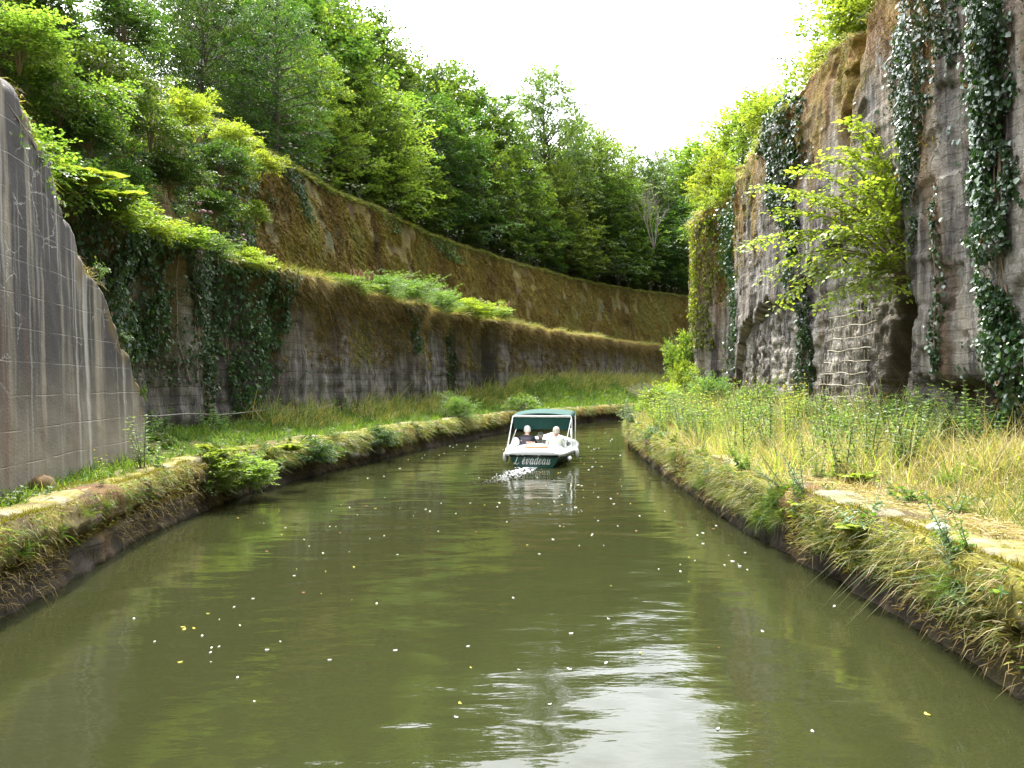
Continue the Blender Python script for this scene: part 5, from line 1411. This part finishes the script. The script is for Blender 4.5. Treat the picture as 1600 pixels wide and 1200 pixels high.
# small windscreen frame and wheel console up front
m = Mesh(); m.box((.0, 3.05, .4), (1.2, .12, .1)); m.done('dashboard', mw, boat, smooth=False)
m = Mesh(); a = np.linspace(0, 2*np.pi, 20); m.tube(np.stack([.36+.14*np.cos(a), 2.9+0*a, .38+.14*np.sin(a)], -1), .012, 6); m.done('steering_wheel', mrub, boat)
m = Mesh()
for q in ((.55, .03), ):
    m.tube([(.5, .12, .36), (.5, .12, .42)], .012, 6); m.tube([(.45, .12, .425), (.55, .12, .425)], .012, 6)
m.done('cleat', mrub, boat)
# canopy and its folding frame
CW = .76
ar = np.linspace(-1, 1, 25)
def arch(y, z, w): # flat top, rounded shoulders, short drop
    return [(w*a, y, z+.07*(1-abs(a)**2.2)-.0) for a in ar]
m = Mesh(); rows = []
for y, z in ((1.72, 1.165), (1.9, 1.195), (2.3, 1.22), (2.8, 1.235), (3.3, 1.23), (3.55, 1.19)):
    w = CW if y < 3.4 else CW*.985
    r_ = arch(y, z, w); rows.append([(-w-.006, y, z-.1)]+r_+[(w+.006, y, z-.1)])
rows = np.array(rows); m.grid(rows)
m.grid(rows[:, ::-1]-[0, 0, .012]); can = m.done('canopy', mcan, boat)
m = Mesh(); rows = []
for z, s in ((1.165, 0), (1.09, .004), (1.0, .0), (.9, -.004), (.81, 0)):
    rows.append([(CW*a*(.985+.01*abs(z-1)), 1.74+.012*math.sin(a*14)+s+.05*(1.165-z), z+(.07*(1-abs(a)**2.2) if z > 1.16 else .012*math.sin(a*5+1)*(z < .9))) for a in ar])
m.grid(np.array(rows)); rr = np.array(rows)[:, ::-1]+[0, .012, 0]; m.grid(rr); m.done('rear_curtain', mcan, boat)
def bow(name, pts, r=.0135): mm_ = Mesh(); mm_.tube(pts, r, 8); return mm_.done(name, mtube, boat)
def ubow(y0, y1, z1, w0, w1):
    a = [(-w0, y0, .37), (-w1, y1-.01, z1-.05), (-w1+.015, y1, z1-.01), (-w1+.05, y1, z1+.004)]; b = [(-x, y, z) for x, y, z in a[::-1]]; return a+b
bow('frame_bow', ubow(.28, 1.70, 1.165, .70, CW+.012)); bow('frame_bow', ubow(1.15, 1.72, 1.14, .83, CW+.02)); bow('frame_bow', ubow(1.9, 3.4, 1.19, .86, CW+.0))
for s in (-1, 1): bow('frame_strut', [(s*.83, 1.05, .37), (s*(CW+.02), 1.45, .86)], .011)

# name painted on the transom, drawn with a broad-nib line
SL = .3
def stroke(mesh_, pts, wmax, closed=False):
    P = catmull(pts, 10); P = np.stack([P[:, 0]+SL*P[:, 1], P[:, 1]], -1)
    T = np.gradient(P, axis=0); L = np.hypot(T[:, 0], T[:, 1])+1e-9; T /= L[:, None]; Nn = np.stack([-T[:, 1], T[:, 0]], -1)
    down = np.clip(-T[:, 1]*.9+.1, 0, 1); w = (.45+.55*down)*wmax/2
    e = np.minimum(1, np.minimum(np.arange(len(P)), np.arange(len(P))[::-1])/3.+.3); w = (w*e)[:, None]
    A = P+Nn*w; B = P-Nn*w
    V = np.concatenate([A, B]); n = len(P); i = np.arange(n-1)
    return V, np.stack([i, i+1, n+i+1, n+i], -1)
GL = {
 'L': ([[(-.2, 1.25), (-.12, 1.55), (.12, 1.62), (.38, 1.5)], [(.5, 1.75), (.34, 1.55), (.26, 1.0), (.2, .45), (.08, .1), (-.12, .02), (-.2, .14), (-.05, .22), (.2, .1), (.5, .0), (.78, .08), (.9, .3)]], 1.0),
 "'": ([[(.0, 1.85), (.05, 1.55), (-.08, 1.25)], [(.07, 1.85), (.12, 1.55), (-.02, 1.25)], [(.13, 1.85), (.17, 1.6), (.04, 1.3)]], .34),
 'e': ([[(.0, .35), (.28, .45), (.4, .72), (.26, .92), (.05, .7), (.02, .3), (.2, .03), (.42, .12), (.6, .38)]], .6),
 'acc': ([[(.38, 1.45), (.14, 1.12)]], 0),
 'v': ([[(-.05, .6), (.08, .9), (.14, .6), (.14, .1), (.3, .05), (.5, .5), (.46, .88), (.62, .86), (.76, .86)]], .72),
 'a': ([[(.5, .78), (.3, .95), (.06, .7), (.04, .2), (.22, .02), (.42, .3), (.54, .8)], [(.56, .92), (.5, .5), (.5, .1), (.62, .03), (.8, .35)]], .76),
 'd': ([[(.5, .78), (.3, .95), (.06, .7), (.04, .2), (.22, .02), (.42, .3), (.54, .8)], [(.62, 1.95), (.56, 1.2), (.5, .5), (.5, .1), (.62, .03), (.8, .35)]], .76),
 'u': ([[(-.04, .6), (.1, .92), (.12, .5), (.1, .15), (.24, .02), (.44, .3), (.54, .9)], [(.56, .92), (.5, .5), (.5, .1), (.62, .03), (.84, .4)]], .8),
}
Vs, Fs = [], []; cx = 0; nb = 0
for ch in ["L", "'", "e", "v", "a", "d", "e", "a", "u"]:
    st_, adv = GL[ch]
    ss = list(st_)
    if ch == 'e' and cx < 2: ss = ss+GL['acc'][0]
    for q in ss:
        V, F = stroke(None, [(a+cx, b) for a, b in q], .19); Vs.append(V); Fs.append(F+nb); nb += len(V)
    cx += adv*1.22
V2 = np.vstack(Vs); sc = .082; cxm = (V2[:, 0].min()+V2[:, 0].max())/2; tw = V2[:, 0].max()-V2[:, 0].min()
sc = .9/tw
Vt = np.stack([(V2[:, 0]-cxm)*sc-.05, np.full(len(V2), -.006), V2[:, 1]*sc*1.25+.075], -1)
build('name_lettering', Vt, [np.vstack(Fs)], simple('lettering_white', (.8, .82, .8), .5), boat)

# fenders hang from the gunwale: things of their own
def fender(x, y, z, lay, label, first=None):
    root = empty('fender', bw(x, y, z), BR)
    m = Mesh(); t = np.linspace(0, 1, 12); r = .068*np.minimum(1, np.sin(np.pi*np.clip(t*.98+.01, 0, 1))**.35)
    pts = np.stack([0*t, (t-.5)*.26 if lay else 0*t, 0*t if lay else (t-.5)*.26], -1); m.tube(pts, r, 14); m.done('fender_body', mw, root)
    m = Mesh(); m.tube([(0, 0 if not lay else .12, .12 if not lay else 0), (-.03 if x > 0 else .03, 0, .37-z)], .006, 5); m.done('rope', mrub, root)
    tag(root, label, 'fender', 'white fenders of the boat')
fender(-.76, .42, .2, False, 'white fender hanging on the left side of the boat')
fender(.80, .55, .17, True, 'white fender lying along the right side of the boat, the nearer one')
fender(.93, 1.35, .24, False, 'smaller looking white fender further forward on the right side of the boat')

# round cushion on the stern deck
m = Mesh(); th = np.linspace(0, 2*np.pi, 36, endpoint=False)
prof = [(0, .0), (.2, .0), (.285, .005), (.3, .03), (.302, .055), (.285, .08), (.2, .09), (0, .092)]
m.grid(np.array([[(r*math.cos(a), r*.8*math.sin(a), z) for r, z in prof[1:5]] for a in th]), closed_u=True)
cs = empty('round_cushion', bw(-.0, .45, .432), BR); tag(cs, 'round tan-sided cushion with a pale top lying on the stern deck of the boat', 'cushion')
m.done('side', simple('tan_side', (.52, .3, .15), .7, .2, 20), cs)
m = Mesh(); m.grid(np.array([[(r*math.cos(a), r*.8*math.sin(a), z) for r, z in prof[4:]] for a in th]), closed_u=True); m.done('top', simple('cream_top', (.78, .7, .6), .7, .05), cs)
m = Mesh(); t = np.linspace(0, 9, 60); m.tube(np.stack([(.06+.006*t)*np.cos(t*2), (.04+.005*t)*np.sin(t*2), .012+.004*t], -1), .013, 6)
cc = m.done('rope_coil', simple('pink_rope', (.55, .28, .22), .8, .2, 30), None, loc=bw(-.16, .62, .51)); tag(cc, 'small pinkish coil of rope by the round cushion behind the man in the dark jacket', 'rope')

# ------------------------------------------------------------------ people
skin = simple('skin', (.5, .3, .22), .6, .08, 20)
def skinmesh(name, verts, edges, mat, parent, sub=2):
    me = bpy.data.meshes.new(name); me.from_pydata([v[0] for v in verts], edges, []); me.materials.append(mat)
    o = bpy.data.objects.new(name, me); COL.objects.link(o); o.parent = parent
    sk = o.modifiers.new('skin', 'SKIN'); sk.use_smooth_shade = True
    for i, v in enumerate(verts):
        r = v[1]; me.skin_vertices[0].data[i].radius = r if isinstance(r, tuple) else (r, r)
    me.skin_vertices[0].data[0].use_root = True
    s = o.modifiers.new('sub', 'SUBSURF'); s.levels = sub; s.render_levels = sub
    return o
def person(x, y, lean, turn, coat, trousers, hairm, label, scale=1., hz=.13, hat=False):
    root = empty('person', bw(x, y, hz), BR+turn); root.scale = (scale,)*3
    f = lean
    # seated, facing +y; origin on the seat
    V = [((0, 0, .08), (.15, .11)), ((0, .05*f, .2), (.14, .1)), ((0, .16*f, .36), (.16, .1)), ((0, .27*f, .49), (.15, .09)), ((0, .33*f, .565), .055), ((0, .37*f, .60), .052),
         ((0, .41*f+.01, .66), (.072, .082)), ((0, .44*f+.03, .735), (.07, .085)), ((0, .45*f+.03, .79), (.045, .055))]
    E = [(0, 1), (1, 2), (2, 3), (3, 4), (4, 5), (5, 6), (6, 7), (7, 8)]
    V.append(((0, .44*f+.12, .69), .014)); E.append((6, 9))       # nose
    for s in (-1, 1):
        V.append(((s*.082, .43*f+.02, .69), .014)); E.append((6, len(V)-1))      # ear
    for s in (-1, 1):
        a = len(V)
        V += [((s*.17, .27*f, .5), .058), ((s*.225, .2*f+.04, .33), .045), ((s*.21, .3*f+.16, .2), .038), ((s*.15, .42*f+.3, .19), .028), ((s*.14, .42*f+.36, .19), (.034, .018))]
        E += [(3, a), (a, a+1), (a+1, a+2), (a+2, a+3), (a+3, a+4)]
        for k in range(4):
            b = len(V); off = (k-1.5)*.019; l = (.05, .062, .058, .045)[k]
            V += [((s*.14+off, .42*f+.39, .188), .0095), ((s*.14+off*1.15, .42*f+.39+l*.6, .178), .0085), ((s*.14+off*1.2, .42*f+.39+l*.9, .155), .007)]
            E += [(a+4, b), (b, b+1), (b+1, b+2)]
        b = len(V); V += [((s*.105, .42*f+.35, .178), .011), ((s*.09, .42*f+.39, .168), .009)]; E += [(a+4, b), (b, b+1)]
        b = len(V)
        V += [((s*.1, .12, .05), .085), ((s*.13, .42, .06), .07), ((s*.13, .47, -.16), .05), ((s*.13, .45, -.3), .04), ((s*.14, .57, -.33), .035)]
        E += [(0, b), (b, b+1), (b+1, b+2), (b+2, b+3), (b+3, b+4)]
    skinmesh('body', V, E, skin, root)
    # jacket
    J = [((0, -.0, .04), (.19, .135)), ((0, .05*f-.01, .2), (.185, .13)), ((0, .16*f-.01, .36), (.195, .13)), ((0, .26*f, .47), (.175, .115)), ((0, .325*f, .56), (.075, .075))]
    EJ = [(0, 1), (1, 2), (2, 3), (3, 4)]
    for s in (-1, 1):
        a = len(J); J += [((s*.18, .27*f, .49), .078), ((s*.24, .2*f+.04, .33), .066), ((s*.22, .3*f+.16, .2), .055), ((s*.165, .42*f+.27, .19), .04)]
        EJ += [(3, a), (a, a+1), (a+1, a+2), (a+2, a+3)]
    skinmesh('jacket', J, EJ, coat, root)
    T_ = [((0, 0, .04), (.17, .12))]; ET = []
    for s in (-1, 1):
        a = len(T_); T_ += [((s*.1, .12, .06), .1), ((s*.13, .42, .065), .085), ((s*.13, .475, -.14), .065), ((s*.13, .45, -.27), .058)]; ET += [(0, a), (a, a+1), (a+1, a+2), (a+2, a+3)]
    skinmesh('trousers', T_, ET, trousers, root)
    m = Mesh(); c = np.array([0, .43*f+.012, .735])
    th = np.linspace(0, 2*np.pi, 28, endpoint=False); rows = []
    for a in th:
        lo = -.075 if math.sin(a) < .25 else (.02 if math.sin(a) > .6 else -.02)      # fringe higher in front
        zz = np.linspace(lo, .105, 9); rows.append([c+np.array([math.cos(a)*.092*math.sqrt(max(0.0, 1-(max(z, 0)/.107)**2))*(1+.0*z)*(1+.05*math.sin(a*9+z*60)*.5), math.sin(a)*.108*math.sqrt(max(0., 1-(max(z, 0)/.107)**2)), z]) for z in zz])
    m.grid(np.array(rows), closed_u=True)
    if hat:
        br_ = [[c+np.array([math.cos(a)*q, math.sin(a)*q*1.1, .02-.03*(q-.09)/.06]) for q in (.088, .11, .13)] for a in th]; m.grid(np.array(br_), closed_u=True)
    h_ = m.done('cap' if hat else 'hair', hairm, root)
    tag(root, label, 'person'); return root
white_h = simple('hair_white', (.7, .69, .67), .7, .12, 40, bump=.4); grey_h = simple('hair_grey', (.5, .46, .4), .7, .25, 40, bump=.4)
p1 = person(-.36, 1.2, 1.25, .05, simple('navy_cloth', (.01, .009, .02), .9, .3, 12, bump=.3), simple('dark_cloth', (.03, .03, .035), .9), white_h, 'white-haired person in a dark navy jacket hunched forward in the left seat of the boat', .94)
p2 = person(.40, 1.12, .35, -.1, simple('pale_cloth', (.42, .44, .4), .85, .1, 12, bump=.3), simple('beige_cloth', (.4, .36, .28), .9), grey_h, 'grey-haired person in a pale grey-green jacket in the right seat of the boat', .94)
p3 = person(-.13, 2.45, .3, 0, simple('white_cloth', (.75, .75, .73), .85, .05, 12), simple('blue_cloth', (.1, .13, .2), .9), white_h, 'person in white, wearing a white cap, further forward between the two others in the boat', .84, hz=.0, hat=True)

# ------------------------------------------------------------------ churned water behind the boat
m = Mesh()
for i in range(380):
    t = random.random()**1.3; y = -.05-3.3*t; x = -.12-.42*t+random.gauss(0, .10+.12*t)
    s = random.uniform(.004, .022)*(1.1-t)
    wp = bw(x, y, 0)
    m.ellipsoid((wp[0], wp[1], .004), (s*1.6, s*1.2, s*.45), 7, 5)
o = m.done('foam', simple('foam_white', (.8, .82, .85), .25), None); tag(o, kind='stuff')
